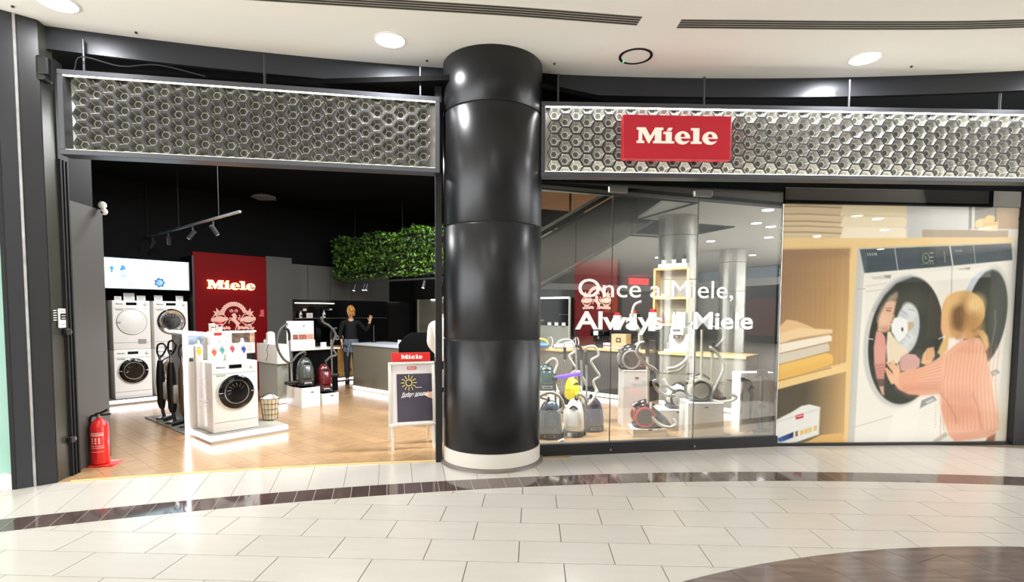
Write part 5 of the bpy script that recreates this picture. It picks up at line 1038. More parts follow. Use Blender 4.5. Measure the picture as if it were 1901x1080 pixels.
for z0, z1 in ((.345, .352), (.32, .326), (.215, .22), (.195, .2), (.155, .158), (.33, .336)):
    for (x0, y0), (x1, y1) in zip(ring_[1:-1], ring_[2:-1]): f = [b.verts.new(p) for p in ((x0, y0, z0), (x1, y1, z0), (x1, y1, z1), (x0, y0, z1))]; b.faces.new(f)
for a in (-112, -90, -68):
    c, s = math.cos(math.radians(a)), math.sin(math.radians(a)); 
    for dz in (.24, .265, .285): f = [b.verts.new((.0815*c-s*o_, .0815*s+c*o_, dz+q)) for o_, q in ((-.009, 0), (.009, 0), (.006, .016), (-.006, .014))]; b.faces.new(f)
obj('label_print', b, mat('label_pink', (246, 214, 204), .6), t)
t = thing('security_camera', 'small white security camera at the top edge of the grey panel', 'camera', (-4.326, 5.665, 2.60), 0); b = B(); ball(b, (.0, 0, .10), .04, n=14); ball(b, (.03, -.02, .03), .035, n=14); obj('camera_body', b, WHITE, t, True); b = B(); cyl(b, (-.05, .03, .1), (0, 0, .1), .015); obj('bracket', b, WHITE, t, True); b = B(); ball(b, (.03, -.045, .02), .014, n=10); obj('lens', b, BLACKG, t, True)
t = thing('control_plate', 'white control plate with black keys on the olive entrance reveal', 'plate', (-4.211, 4.918, 1.43), math.radians(101)); b = B(); box(b, -.0, .115, -.012, 0, 0, .18, .003); obj('plate', b, CARDW, t)
b = B(); box(b, .02, .095, -.016, -.012, .075, .135, .002); obj('key_block', b, BLACK, t); b = B(); [box(b, .03, .085, -.018, -.016, .088+.022*k, .093+.022*k) for k in range(2)]; obj('key_mark', b, WHITE, t)
b = B(); [box(b, -.06, -.015, -.004, 0, .07+k*.022, .078+k*.022) for k in range(5)]; obj('side_print', b, CARDW, t); b = B(); [box(b, .02, .09, -.014, -.012, z_, z_+.005) for z_ in (.03, .155)]; obj('print', b, INK, t)
for z_, lab in ((1.36, 'small black lock with steel bolt under the white control plate'), (.33, 'small black lock with steel bolt low on the entrance reveal')):
    t = thing('shutter_lock', lab, 'lock', (-4.228, 5.006, z_), math.radians(101), 'locks on the entrance reveal'); b = B(); box(b, -.03, .04, -.04, 0, 0, .06, .008); obj('lock_body', b, BLACK, t); b = B(); box(b, .04, .06, -.035, -.01, .015, .045, .003); obj('bolt', b, STEEL, t)
# ---------------------------------------------------------------- sandwich board
t = thing('sandwich_board', 'white framed sandwich board with red header and dark welcome poster', 'sign', (-1.375, 6.0, 0), math.radians(17.5)); W_ = .50; TILT = rx(math.radians(-9)); ALU = mat('white_aluminium', (214, 210, 198), .35, .2)
for nm, q in (('frame_bar', (-.02, W_+.02, .985, 1.02)), ('frame_bar', (-.02, W_+.02, .275, .31)), ('frame_bar', (-.02, .015, .31, .985)), ('frame_bar', (W_-.015, W_+.02, .31, .985))):
    b = B(); box(b, q[0], q[1], -.018, .018, q[2], q[3], .006, TILT); obj(nm, b, ALU, t, True)
for x in (0, W_-.03):
    b = B(); box(b, x, x+.03, -.012, .012, .0, .28, .002, TILT); obj('leg', b, ALU, t)
    b = B(); box(b, x, x+.03, -.012, .012, .0, .99, .002, T(0, .46, 0) @ rx(math.radians(14))); obj('leg', b, ALU, t)
b = B(); box(b, .015, W_-.015, -.002, .006, .31, .985, 0, TILT); obj('white_sheet', b, mat('sheet_white', (222, 214, 212), .4), t)
b = B(); box(b, .075, W_-.016, -.005, -.002, .325, .88, 0, TILT); obj('poster', b, mat('chalkboard_print', (66, 60, 72), .4, noise=.22, nscale=3), t)
b = B(); box(b, .02, W_-.03, -.015, .02, 1.025, 1.13, .004, TILT); hd_ = obj('header', b, mat('header_red', (206, 34, 30), .4), t)
def on_board(me, m, x, z, name, y=-.0075): me.transform(T(x, y, z)); me.transform(TILT); return add_mesh(name, me, m, t)
loops = []; x = 0
for c in 'Miele': loops += [[(px*.047+x, py*.047) for px, py in lp] for lp in LET[c][1]]; x += LET[c][0]*.047
on_board(curve_mesh(loops, .003), CREAM, .13, 1.055, 'header_lettering', -.0165)
b = B(); box(b, .2, .305, -.006, -.002, .93, .965, 0, TILT); obj('red_label', b, mat('header_red', (206, 34, 30), .4), t)
loops = [[(px*.35, py*.35) for px, py in lp] for lp in loops]; on_board(curve_mesh(loops, .002), CREAM, .209, .94, 'label_lettering')
YL = mat('chalk_yellow', (232, 220, 120), .7); CHK = mat('chalk_white', (236, 232, 230), .7)
b = B(); sx, sz = .215, .775; tube(b, [(sx+.036*math.cos(2*PI*k/18), -.007, sz+.036*math.sin(2*PI*k/18)) for k in range(18)], .004, 5, 0, True)
for k in range(12): a = PI*k/6; tube(b, [(sx+.05*math.cos(a), -.007, sz+.05*math.sin(a)), (sx+.092*math.cos(a), -.007, sz+.092*math.sin(a))], .0035, 5, 0)
bmesh.ops.transform(b, matrix=TILT, verts=b.verts[:]); obj('sun_drawing', b, YL, t)
me = text_mesh('Добре дошли!', .064, .002, .0012); me.transform(Matrix(((1, 0, .22, 0), (0, 1, 0, 0), (.03, 0, 1, 0), (0, 0, 0, 1)))); me.transform(Matrix.Diagonal((.70, 1, 1.05, 1))); on_board(me, CHK, .125, .61, 'welcome_lettering')
b = B(); box(b, .29, .365, -.007, -.005, .715, .720, 0, TILT); obj('small_print', b, CHK, t)
b = B(); SKN = mat('skin', (226, 176, 148), .55); prism(b, [(.395, .625), (.42, .645), (.45, .66), (.484, .665), (.484, .58), (.46, .592), (.43, .60), (.41, .615)], -.007, -.005, TILT); obj('hand_print', b, SKN, t); b = B(); [tube(b, [(.40, -.008, .63+.008*k), (.44, -.008, .632+.009*k)], .0012, 4, 0) for k in (-1, 0, 1)]; tube(b, [(.37, -.008, .628), (.41, -.008, .632)], .003, 5, 0); bmesh.ops.transform(b, matrix=TILT, verts=b.verts[:]); obj('chalk', b, CHK, t)
t = thing('stand_screen', 'narrow pale stand with a black framed panel behind the sandwich board', 'stand', (-.86, 6.42, 0), math.radians(15)); b = B(); box(b, -.10, .06, 0, .1, 0, .62, .004); obj('stand_body', b, mat('stand_grey', (160, 160, 156), .5), t); b = B(); box(b, -.09, .06, .0, .02, .62, 1.0, .004); obj('panel', b, BLACK, t); b = B(); box(b, -.06, .04, -.004, 0, .68, .9); obj('print', b, PAPER, t)
# ================================================================ BEHIND THE GLASS
def wthing(name, label, cat, x, y, z=0, rot=0, group=None): return thing(name, label, cat, (x, y, z), rot, group)
# back counters along the end wall (fronts face the entrance: local -x)
def counter(name, label, w0, w1, body, led=True):
    t = sthing(name, label, 'counter', 8.58, w0, 0)
    b = B(); box(b, .02, .60, .01, w1-w0-.01, .09, .89, .002); obj('carcass', b, body, t)
    n = max(1, round((w1-w0)/.75))
    for k in range(n): b = B(); d = (w1-w0-.03)/n; box(b, .0, .02, .015+k*d+.004, .015+(k+1)*d-.004, .11, .87, .002); obj('drawer_front', b, body, t)
    b = B(); box(b, -.03, .62, 0, w1-w0, .89, .935, .003); obj('counter_top', b, WOODL, t)
    b = B(); box(b, .05, .6, .03, w1-w0-.03, 0, .09); obj('toe_kick', b, DARK, t)
    if led: b = B(); box(b, .03, .05, .01, w1-w0-.01, .025, .085); obj('led_strip', b, LED, t)
    return t
counter('display_counter', 'dark fronted counter with oak top carrying the black coffee machine', 4.22, 5.76, mat('counter_dark', (56, 58, 60), .5))
counter('display_counter', 'grey fronted counter with oak top carrying the white coffee machine', 2.55, 4.0, mat('counter_grey', (110, 106, 96), .5))
t = sthing('iron_ledge', 'short oak ledge on a grey base carrying the steam irons', 'ledge', 7.35, 5.20, 0, math.radians(-12)); b = B(); box(b, 0, .35, 0, .8, .93, .965, .003); obj('ledge_top', b, WOODL, t); b = B(); box(b, .03, .32, .03, .77, 0, .93); obj('base', b, mat('counter_grey', (110, 106, 96), .5), t)
# dark display niche with white edges
t = sthing('display_niche', 'black wall niche with white frame edges above the steam irons', 'niche', 8.98, 6.14, 1.33)
b = B(); box(b, 0, .2, 0, .95, 0, .57); obj('niche_box', b, VOID, t); b = B(); box(b, -.03, .02, -.01, .95, .55, .585); obj('led_strip', b, LEDW, t); b = B(); box(b, -.03, .02, -.02, .0, -.3, .585); obj('frame', b, mat('niche_frame', (190, 190, 176), .5), t)
b = B(); box(b, -.02, .02, .0, .25, .22, .228); obj('shelf_edge', b, STEEL, t); b = B(); box(b, -.04, .05, 0, .95, -.45, -.01); obj('lower_panel', b, mat('panel_stone', (150, 150, 138), .5), t)
for k in range(6):
    y = 6.22+.045*k+.09*(k//2); t = sthing('jar', ('first', 'second', 'third', 'fourth', 'fifth', 'sixth')[k]+' small steel-lidded jar from the red panel on the niche edge', 'jar', 8.93, y, 1.325, 0, 'jars on the niche edge'); b = B(); lathe(b, [(.02, 0), (.022, .05), (.018, .06)], 12); obj('jar_body', b, CARDW, t, True); b = B(); lathe(b, [(.021, .06), (.021, .078)], 12); obj('lid', b, STEEL, t, True)
# second red panel with crest
t = sthing('crest_panel', 'second deep red panel with a pale crest behind the window lettering', 'panel', 9.10, 5.12, .94); b = B(); box(b, 0, .04, 0, .98, 0, 1.68); obj('panel', b, mat('red_panel_dark', (84, 10, 14), .3), t)
src = bpy.data.objects['crest_horse'].data
for nm in ('crest_horse', 'crest_cartouche', 'crest_wreath'):
    me = bpy.data.objects[nm].data.copy(); me.transform(T(-.65, 0, 0)); o = bpy.data.objects.new(nm, me); COL.objects.link(o); o.parent = t; o.location = (0, .49, -.32); o.rotation_euler = (0, 0, -PI/2); o.scale = (.85, 1, .85)
# irons
def iron(label, u, w_, z, c1, c2):
    t = sthing('steam_iron', label, 'iron', u, w_, z, -TH, 'steam irons on the oak ledge')
    b = B(); loft_x(b, [(-.17, .04, 0, .03, .02), (-.1, .045, 0, .04, .06), (.05, .05, 0, .045, .075), (.17, .05, 0, .045, .06), (.19, .05, 0, .02, .03)], 16, 2.5); obj('tank', b, c1, t, True)
    b = B(); loft_x(b, [(-.2, .012, 0, .01, .01), (-.1, .012, 0, .012, .065), (.19, .012, 0, .012, .075)], 16, 2.2); obj('sole_plate', b, CHROME, t, True)
    b = B(); tube(b, [(-.12, 0, .08), (-.06, 0, .14), (.08, 0, .16), (.16, 0, .11), (.17, 0, .06)], .02, 10, 5); obj('handle', b, c2, t, True)
    b = B(); tube(b, [(.16, 0, .14), (.22, -.05, .2), (.25, -.10, .12), (.22, -.14, .02)], .008, 6, 6); obj('cord', b, HOSE, t, True); return t
iron('blue and yellow steam iron at the column end of the oak ledge', 7.38, 5.70, .967, mat('iron_blue', (60, 110, 170), .3), mat('iron_yellow', (206, 196, 70), .35))
iron('white steam iron with grey handle at the inner end of the oak ledge', 7.62, 5.32, .967, WHITE, mat('iron_grey', (150, 156, 156), .35))
# coffee machines, cartons, bottles on the counters
t = sthing('coffee_machine', 'black coffee machine with lit steel cup tray on the dark counter', 'coffee machine', 8.66, 5.14, .936)
b = B(); box(b, .0, .32, 0, .30, 0, .05, .006); obj('base', b, BLACKG, t, True); b = B(); box(b, .12, .32, 0, .30, .05, .33, .008); obj('body', b, BLACKG, t, True); b = B(); box(b, .0, .32, 0, .30, .22, .33, .01); obj('brew_head', b, BLACKG, t, True)
b = B(); box(b, -.004, .0, .12, .22, .235, .32); obj('display', b, mat('pale_display', (200, 220, 235), .3, emit=.6), t); b = B(); box(b, .01, .11, .05, .25, .05, .056); obj('drip_tray', b, CHROME, t); b = B(); cyl(b, (.06, .15, .16), (.06, .15, .22), .018); obj('spout', b, CHROME, t, True)
t = sthing('coffee_carton', 'tan carton with a dark cup emblem on the dark counter', 'carton', 8.60, 4.645, .949); b = B(); box(b, 0, .2, 0, .30, 0, .26, .004); obj('carton_body', b, mat('tan_carton', (206, 168, 124), .7), t); b = B(); box(b, -.003, 0, .10, .20, .11, .19); obj('emblem', b, INKD, t); b = B(); box(b, -.004, -.003, .12, .18, .13, .17); obj('emblem_light', b, mat('tan_carton', (206, 168, 124), .7), t); b = B(); box(b, -.004, .19, -.01, .32, -.004, .012); obj('tray', b, WHITE, t)
t = sthing('carton', 'small pale blue and red carton between black coffee machine and tan carton', 'carton', 8.62, 4.965, .937); b = B(); box(b, 0, .12, 0, .16, 0, .10, .003); obj('carton_body', b, mat('pale_blue_carton', (190, 206, 226), .6), t); b = B(); box(b, -.002, .121, -.001, .161, .04, .06); obj('red_band', b, mat('header_red', (206, 34, 30), .4), t)
t = sthing('display_pedestal', 'black stepped pedestal behind the white cleaner bottles', 'pedestal', 8.84, 4.18, .936); b = B(); box(b, 0, .25, 0, .95, 0, .33, .004); obj('pedestal_body', b, BLACK, t); b = B(); box(b, -.01, .02, 0, .95, .16, .17); obj('edge', b, STEEL, t)
for k, (w_, h_, lab) in enumerate(((4.30, .40, 'tallest white cleaner bottle with red cap at the shelf end of the pedestal'), (4.68, .37, 'white cleaner bottle with red cap in the middle of the pedestal'), (5.02, .33, 'white cleaner bottle with red cap at the red-panel end of the pedestal'))):
    t = sthing('cleaner_bottle', lab, 'bottle', 8.95, w_, 1.268, 0, 'white cleaner bottles'); b = B(); box(b, -.04, .04, -.07, .07, 0, h_*.85, .01); obj('bottle_body', b, WHITE, t, True); b = B(); box(b, -.03, .03, -.05, .05, h_*.86, h_, .008); obj('cap', b, mat('header_red', (206, 34, 30), .4), t, True); b = B(); [box(b, -.043, -.04, -.04, .04-.02*(i % 2), h_*.3+i*.03, h_*.3+i*.03+.008) for i in range(5)]; obj('label_print', b, INK, t)
t = sthing('coffee_machine', 'white coffee machine with tall water tower on the grey counter', 'coffee machine', 8.62, 3.52, .936)
b = B(); box(b, -.02, .34, -.02, .40, 0, .045, .006); obj('base', b, WHITE, t, True); b = B(); box(b, .10, .34, .0, .36, .045, .30, .01); obj('body', b, WHITE, t, True); b = B(); box(b, .0, .34, .07, .30, .29, .42, .01); obj('brew_head', b, WHITE, t, True); b = B(); box(b, .14, .32, .10, .26, .42, .68, .01); obj('water_tower', b, WHITE, t, True)
b = B(); lathe(b, [(.07, 0), (.075, .04), (.05, .06), (.02, .065)], 20, T(.06, .19, .23)); obj('portafilter', b, CHROME, t, True); b = B(); box(b, -.004, .0, .12, .25, .35, .39); obj('display', b, INK, t); b = B(); cyl(b, (.02, .35, .05), (.02, .35, .16), .014); obj('steam_wand', b, CHROME, t, True)
# oak wall shelf
t = sthing('wall_shelf', 'two-compartment oak wall shelf above the white coffee machine', 'shelf', 8.98, 3.66, 1.37)
for nm, q in (('side_board', (0, .04, 0, 1.03)), ('side_board', (.62, .66, 0, 1.03)), ('top_board', (0, .66, .99, 1.03)), ('middle_board', (.04, .62, .47, .51)), ('bottom_board', (.04, .62, 0, .04))): b = B(); box(b, 0, .22, q[0], q[1], q[2], q[3], .002); obj(nm, b, WOODL, t)
b = B(); box(b, .21, .22, .04, .62, .04, .99); obj('back_board', b, mat('shelf_back', (140, 132, 112), .6), t)
t = sthing('plant_tray', 'white tray carrying three little plants on top of the oak shelf', 'tray', 9.03, 3.72, 2.40); b = B(); box(b, 0, .14, 0, .54, 0, .07, .008); obj('tray', b, WHITE, t, True); b = B(); box(b, .01, .13, .01, .53, .068, .072); obj('inset', b, CARDW, t)
for k, lab in enumerate(('little potted plant at the inner end of the white tray', 'little potted plant in the middle of the white tray', 'little potted plant at the crest-panel end of the white tray')):
    t = sthing('potted_plant', lab, 'plant', 9.10, 3.80+k*.19, 2.473, 0, 'little plants on the oak shelf'); b = B(); lathe(b, [(.035, 0), (.045, .07), (.04, .07)], 16); obj('pot', b, WHITE, t, True)
    b = B()
    for i in range(26): a = RNG.uniform(0, 6.3); r = RNG.uniform(.02, .06); h_ = RNG.uniform(.1, .17); tube(b, [(0, 0, .06), (r*.5*math.cos(a), r*.5*math.sin(a), .06+h_*.5), (r*math.cos(a), r*math.sin(a), h_)], [.006, .005, .001], 4, 0)
    obj('leaves', b, LEAFD, t)
for k, (w_, z_, h_, m, lab) in enumerate(((4.16, 1.41, .2, MAROON, 'dark red bottle in the lower shelf compartment'), (3.95, 1.41, .24, WHITE, 'white bottle in the lower shelf compartment'), (3.82, 1.41, .22, CARDW, 'pale bottle with grey cap in the lower shelf compartment'))):
    t = sthing('bottle', lab, 'bottle', 9.06, w_, z_, 0, 'bottles in the oak shelf'); b = B(); lathe(b, [(.035, 0), (.038, .01), (.036, h_*.6), (.014, h_*.75), (.014, h_*.88)], 14); obj('bottle_body', b, m, t, True); b = B(); lathe(b, [(.016, h_*.88), (.016, h_)], 10); obj('cap', b, INK, t, True)
t = sthing('bowl', 'white bowl in the upper shelf compartment', 'bowl', 9.08, 4.15, 1.88); b = B(); lathe(b, [(.03, 0), (.035, .005), (.075, .06), (.071, .06), (.03, .012)], 20); obj('bowl_body', b, WHITE, t, True); b = B(); lathe(b, [(.032, 0), (.032, -.001)], 16); obj('foot_ring', b, CARDW, t)
# upright canister vacuums next to the column
PETROL = mat('petrol_vac', (56, 74, 88), .22, coat=.6); VIOL = mat('violet_vac', (66, 62, 82), .25, coat=.5); GREENV = mat('green_vac', (22, 56, 50), .25, coat=.5); YELV = mat('yellow_vac', (214, 196, 24), .3)
vac_up('slate blue canister vacuum standing upright against the glass beside the column', (.485, 6.66, 0), -.1, PETROL, .50, .155, [(-.03, .0, .50), (-.12, -.04, .54), (.0, -.08, .60), (.12, -.08, .55), (.17, -.08, .42), (.10, -.10, .36)], -1)
vac_up('white canister vacuum standing upright between slate blue and violet ones', (.81, 6.80, 0), -.25, WHITE, .50, .125, [(.03, 0, .5), (.08, -.06, .56), (.15, -.06, .50), (.16, -.05, .36)], 1)
vac_up('violet grey canister vacuum standing upright behind the white one', (1.10, 7.12, 0), .2, VIOL, .47, .15, [(.02, 0, .50), (.02, -.08, .56), (-.06, -.14, .44), (-.14, -.15, .38), (-.19, -.12, .46), (-.20, -.05, .62)], -1, wand=((-.12, .1, .25), (-.13, .12, .95)))
def pbox(label, x, y, wd, d, h, rot=0, mark=True):
    t = wthing('display_box', label, 'box', x, y, 0, rot, 'white display boxes'); b = B(); box(b, -wd/2, wd/2, 0, d, .002, h-.006, .003); obj('box_body', b, WHITE, t); b = B(); box(b, -wd/2-.002, wd/2+.002, -.002, d+.002, h-.012, h, .002); obj('box_top', b, CARDW, t)
    if mark: b = B(); box(b, -.02, .03, -.003, -.001, h*.86, h*.86+.018); obj('print', b, MAROON, t)
    return t
pbox('narrow white display box carrying the green vacuum behind the slate blue one', .50, 7.85, .42, .4, .42, 0)
vac_up('dark green canister vacuum on the narrow white display box', (.52, 8.03, .422), .1, GREENV, .40, .17, [(.0, 0, .4), (.10, -.05, .48), (.16, -.05, .40), (.10, -.06, .2), (.16, -.06, .02)], 1, wand=((-.1, .05, .2), (-.12, .08, .85)))
pbox('low white display box carrying the yellow vacuum', .92, 7.72, .32, .34, .22, -.1)
vac_up('yellow canister vacuum half hidden behind the white one', (.92, 7.88, .222), .5, YELV, .42, .10, [(.0, 0, .4), (.06, -.04, .5), (.12, -.05, .42), (.2, -.05, .3)], 1, wand=((.16, .1, .05), (.14, .15, 1.0)))
t = wthing('lit_nozzle', 'violet lit floor nozzle held up before the yellow vacuum', 'nozzle', .81, 7.52, .70, .12); b = B(); box(b, -.19, .19, -.03, .03, -.022, .026, .012, ry(-.15)); obj('head_body', b, mat('violet_lit', (110, 70, 240), .4, emit=.9), t, True); b = B(); ball(b, (-.2, .0, -.04), .045, n=10); cyl(b, (-.2, 0, -.04), (-.16, .05, -.69), .012); obj('joint', b, BLACK, t, True)
for k, (x, y, lab) in enumerate(((1.02, 7.5, 'grey hose and wand upright behind the violet vacuum, nearest the glass'), (.80, 8.35, 'grey hose and wand hanging below the steam irons'))):
    t = wthing('vacuum_wand', lab, 'wand', x, y, .0, .1, 'loose wands and hoses'); b = B(); cyl(b, (.05, 0, .3), (.04, .02, 1.0), .016); obj('wand_tube', b, CHROME, t, True); b = B(); tube(b, [(.04, .0, 1.0), (.02, -.02, 1.1), (.14, -.04, 1.12), (.2, -.04, 1.0), (.1, -.03, .92), (.16, -.03, .8), (.22, -.03, .7), (.14, -.02, .62), (.2, -.04, .45)], .018, 8, 7, ribs=True); obj('hose', b, HOSE, t, True); b = B(); cyl(b, (.04, 0, .86), (.03, -.01, 1.05), .028, .022); obj('grip', b, BLACK, t, True); b = B(); box(b, -.08, .16, -.05, .05, 0, .3, .01); obj('stand_foot', b, DARK, t)
# bagless vacuums on white boxes
REDR = mat('red_ring', (206, 54, 56), .4); CRM = mat('cream_disc', (196, 190, 168), .4); WRING = mat('white_ring', (222, 220, 212), .4); DKD = mat('dark_disc', (54, 50, 46), .4)
pbox('tall white display box carrying the black bagless vacuum', 1.73, 7.32, .36, .36, .80)
vac_side('black bagless vacuum with pale wheel edge on the tall white box', (1.73, 7.50, .802), .05, mat('grey_ring', (150, 148, 138), .4), SMOKE, s=1, hose=[(.0, -.06, .34), (.08, -.08, .42), (.02, -.10, .58), (-.06, -.10, .75), (-.03, -.1, .90), (.06, -.1, .95)], wand=[((.06, -.08, .05), (.05, -.06, .62))], grip=((.05, -.06, .60), (.03, -.08, .78)))
pbox('low white display box near the glass carrying the red-ringed vacuum', 1.78, 6.74, .44, .34, .105)
vac_side('dark bagless vacuum with red wheel ring on the low box near the glass', (1.80, 6.92, .107), .0, REDR, DKD, hose=[(.02, -.06, .33), (.00, -.12, .18), (.10, -.16, .06), (.24, -.16, .02), (.32, -.13, .06), (.30, -.10, .12)], wand=[((-.02, -.05, .25), (-.04, -.05, .98))], grip=((-.04, -.05, .93), (-.05, -.07, 1.14)))
t = wthing('vacuum_hose', 'long pale S-shaped hose rising from the red-ringed vacuum to the white one', 'hose', 1.70, 6.80, .0); b = B(); tube(b, [(.02, .0, 1.22), (-.06, .0, 1.20), (-.09, .0, 1.08), (.02, .02, .95), (.16, .04, .86), (.20, .06, .74), (.15, .08, .70), (.22, .12, .58), (.36, .25, .50), (.52, .40, .47)], .021, 10, 8, ribs=True); obj('hose_tube', b, HOSE, t, True); b = B(); cyl(b, (.02, .0, 1.17), (.02, 0, 1.27), .03); obj('hose_end', b, BLACK, t, True)
pbox('wide white display box behind carrying the white vacuum', 2.28, 7.20, .66, .42, .27)
vac_side('white bagless vacuum with white wheel disc on the wide box', (2.38, 7.42, .272), .1, mat('grey_ring2', (90, 90, 88), .4), WHITE, WHITE, cup=False, hose=[(.0, 0, .3), (-.12, -.1, .26), (-.22, -.12, .30), (-.3, -.1, .42)])
pbox('big square white display box close to the glass', 2.485, 6.72, .46, .36, .452)
vac_side('cream-wheeled bagless vacuum with two tall pale tubes on the big square box', (2.52, 6.94, .454), .0, mat('grey_ring2', (90, 90, 88), .4), CRM, mat('cream_vac', (170, 164, 142), .35), cup=False, hose=[(.10, -.04, .66), (.06, -.06, .70), (.16, -.08, .60), (.22, -.1, .44), (.14, -.1, .22), (.06, -.12, .05), (.16, -.15, -.0), (.32, -.15, .02), (.38, -.12, .06), (.34, -.1, .10)], wand=[((-.14, -.05, .32), (-.15, -.05, .92)), ((-.05, -.06, .32), (-.055, -.06, .93)), ((.09, -.05, .22), (.09, -.05, .68))], grip=((.09, -.05, .64), (.10, -.06, .76)))
t = wthing('vacuum_hose', 'long pale hose arched over the two tall tubes on the big square box', 'hose', 2.52, 6.90, .454); b = B(); tube(b, [(-.16, 0, .90), (-.18, 0, 1.0), (-.08, 0, 1.02), (.06, .0, .97), (.20, .0, .93), (.24, 0, .84), (.20, 0, .76), (.12, 0, .68)], .021, 10, 8, ribs=True); obj('hose_tube', b, HOSE, t, True); b = B(); cyl(b, (.14, 0, .70), (.09, 0, .62), .028, .022); obj('hose_end', b, BLACK, t, True)
t = wthing('vacuum_hose', 'curled grey hose lying between the white and the cream-wheeled vacuum', 'hose', 2.20, 7.09, .45); b = B(); tube(b, [(-.12, 0, .40), (.0, 0, .42), (.12, 0, .50), (.16, 0, .58)], .022, 10, 7, ribs=True); tube(b, [(-.10, .03, .34), (.05, .03, .37), (.16, .03, .48), (.2, .03, .62)], .018, 10, 7, ribs=True); obj('hose_tube', b, HOSE, t, True); b = B(); cyl(b, (.16, .03, .5), (.2, .03, .95), .014); obj('wand_tube', b, CHROME, t, True); b = B(); box(b, .10, .28, -.02, .08, -.45, -.40); cyl(b, (.18, .03, -.42), (.18, .03, .5), .012); obj('stand', b, DARK, t)
# retail carton with printed stick vacuum, stick vacuum in front
t = wthing('retail_carton', 'tall white retail carton printed with a stick vacuum beside the poster', 'carton', 3.07, 7.08, 0, math.radians(6)); b = B(); box(b, 0, .50, 0, .22, .0, .80, .003); obj('carton_body', b, CARDW, t)
b = B(); prism(b, [(.14, .18), (.17, .18), (.18, .42), (.20, .52), (.17, .56), (.20, .6), (.16, .64), (.10, .56), (.14, .50), (.13, .4)], -.004, -.001); prism(b, [(.02, .25), (.035, .25), (.04, .6), (.025, .6)], -.004, -.001); obj('machine_print', b, INKD, t); b = B(); box(b, .22, .38, -.004, -.001, .73, .765); obj('logo_frame', b, MAROON, t); b = B(); box(b, .235, .365, -.006, -.004, .74, .755); obj('logo_print', b, CARDW, t); b = B(); box(b, .42, .5, -.004, -.001, .08, .72); obj('red_print', b, mat('pale_red_panel', (196, 120, 112), .6), t); b = B(); box(b, .02, .06, -.003, -.001, .72, .735); obj('print', b, INK, t)
t = wthing('stick_vacuum', 'grey stick vacuum leaning before the tall white retail carton', 'vacuum', 3.24, 6.90, 0, .1); b = B(); cyl(b, (.05, .03, .12), (.06, .06, .80), .022); obj('tube', b, STEEL, t, True); b = B(); box(b, -.04, .15, -.05, .06, .0, .07, .014); obj('floor_head', b, BLACK, t, True); b = B(); cyl(b, (.05, .03, .07), (.05, .03, .16), .035, .028); obj('neck', b, DARK, t, True); b = B(); box(b, .01, .13, .02, .10, .78, .86, .01); obj('motor_grip', b, DARK, t, True); b = B(); box(b, .0, .1, -.01, .05, .36, .40, .006); obj('clip', b, DARK, t, True)
t = wthing('stick_vacuum', 'red and black stick vacuum with thin stem behind the grey one', 'vacuum', 3.54, 6.92, 0, -.1); b = B(); cyl(b, (0, .03, .05), (0, .06, .95), .010); obj('tube', b, BLACK, t, True); b = B(); prism(b, [(-.05, .78), (.0, .80), (.03, .98), (.06, .98), (.05, .84), (.13, .86), (.13, .82), (-.04, .74)], 0, .07); obj('motor_grip', b, mat('dark_red_vac', (140, 28, 30), .35), t, True); b = B(); box(b, -.10, .12, -.04, .06, .0, .06, .012); obj('floor_head', b, BLACK, t, True)
t = wthing('leaflet_tray', 'white tray lying on the shop floor by the poster frame', 'tray', 2.86, 6.62, 0, math.radians(10)); b = B(); box(b, 0, .22, 0, .16, .0, .03, .003); obj('tray_body', b, WHITE, t); b = B(); box(b, .02, .2, .02, .14, .03, .034); obj('leaflet', b, CARDW, t)
t = wthing('leaflet_stand', 'grey open leaflet stand lying beside the white tray', 'stand', 3.085, 6.64, 0, math.radians(10)); b = B(); box(b, 0, .26, 0, .14, 0, .02, 0); box(b, 0, .26, 0, .02, .02, .09, 0, rx(-.4)); box(b, 0, .26, .07, .08, .02, .06); obj('stand_body', b, GREY, t); b = B(); box(b, .22, .34, -.02, .06, .02, .05, .004); obj('leaflet', b, CARDW, t)
t = wthing('paper_cup_lid', 'small white plastic piece on the floor between slate blue and white vacuums', 'lid', .62, 6.50, .002); b = B(); prism(b, [(-.05, 0), (.05, 0), (.03, .035), (.0, .025)], -.03, .03); obj('lid_body', b, WHITE, t); b = B(); box(b, -.02, .02, -.032, -.03, .004, .012); obj('print', b, INK, t)
# ---------------------------------------------------------------- lettering on the glass
def stretched(me, k): me.transform(Matrix.Diagonal((k, 1, 1, 1))); return me
def lettering(label, s, size, x, z, bold, mt, pitch=None, total=None):
    p = MG @ Vector((x, -.003, 0)); t = thing('window_lettering', label, 'lettering', (p.x, p.y, z), math.atan2(dg_.y, dg_.x), 'vinyl lettering on the shop window')
    cu = bpy.data.curves.new('w', 'FONT'); cu.body = s; cu.size = size; o = bpy.data.objects.new('w', cu); COL.objects.link(o); bpy.context.evaluated_depsgraph_get().update(); wd = o.dimensions.x; bpy.data.objects.remove(o)
    def width(q):
        cu.body = q; o = bpy.data.objects.new('w', cu); COL.objects.link(o); bpy.context.evaluated_depsgraph_get().update(); r = o.dimensions.x; bpy.data.objects.remove(o); return r
    sp = total/wd if total else 1; n = len(s); full = width('x'+s+'x'); base = width('xx')
    for i, c in enumerate(s):
        if c == ' ': continue
        x0 = width('x'+s[:i+1]+'x')-width('x'+c+'x') if i else 0
        add_mesh('comma' if c == ',' else 'letter', stretched(text_mesh(c, size, .003, bold), sp), mt, t, (x0*sp, -.002, 0))
    return t
VIN = mat('white_vinyl', (250, 250, 249), .6)
lettering('thin white lettering Once a, upper line on the shop window', 'Once a Miele,', .29, .412, 1.772, 0.0012, VIN, total=1.88)
lettering('bold white lettering Always a, lower line on the shop window', 'Always a Miele', .278, .408, 1.417, .0068, VIN, total=2.16)
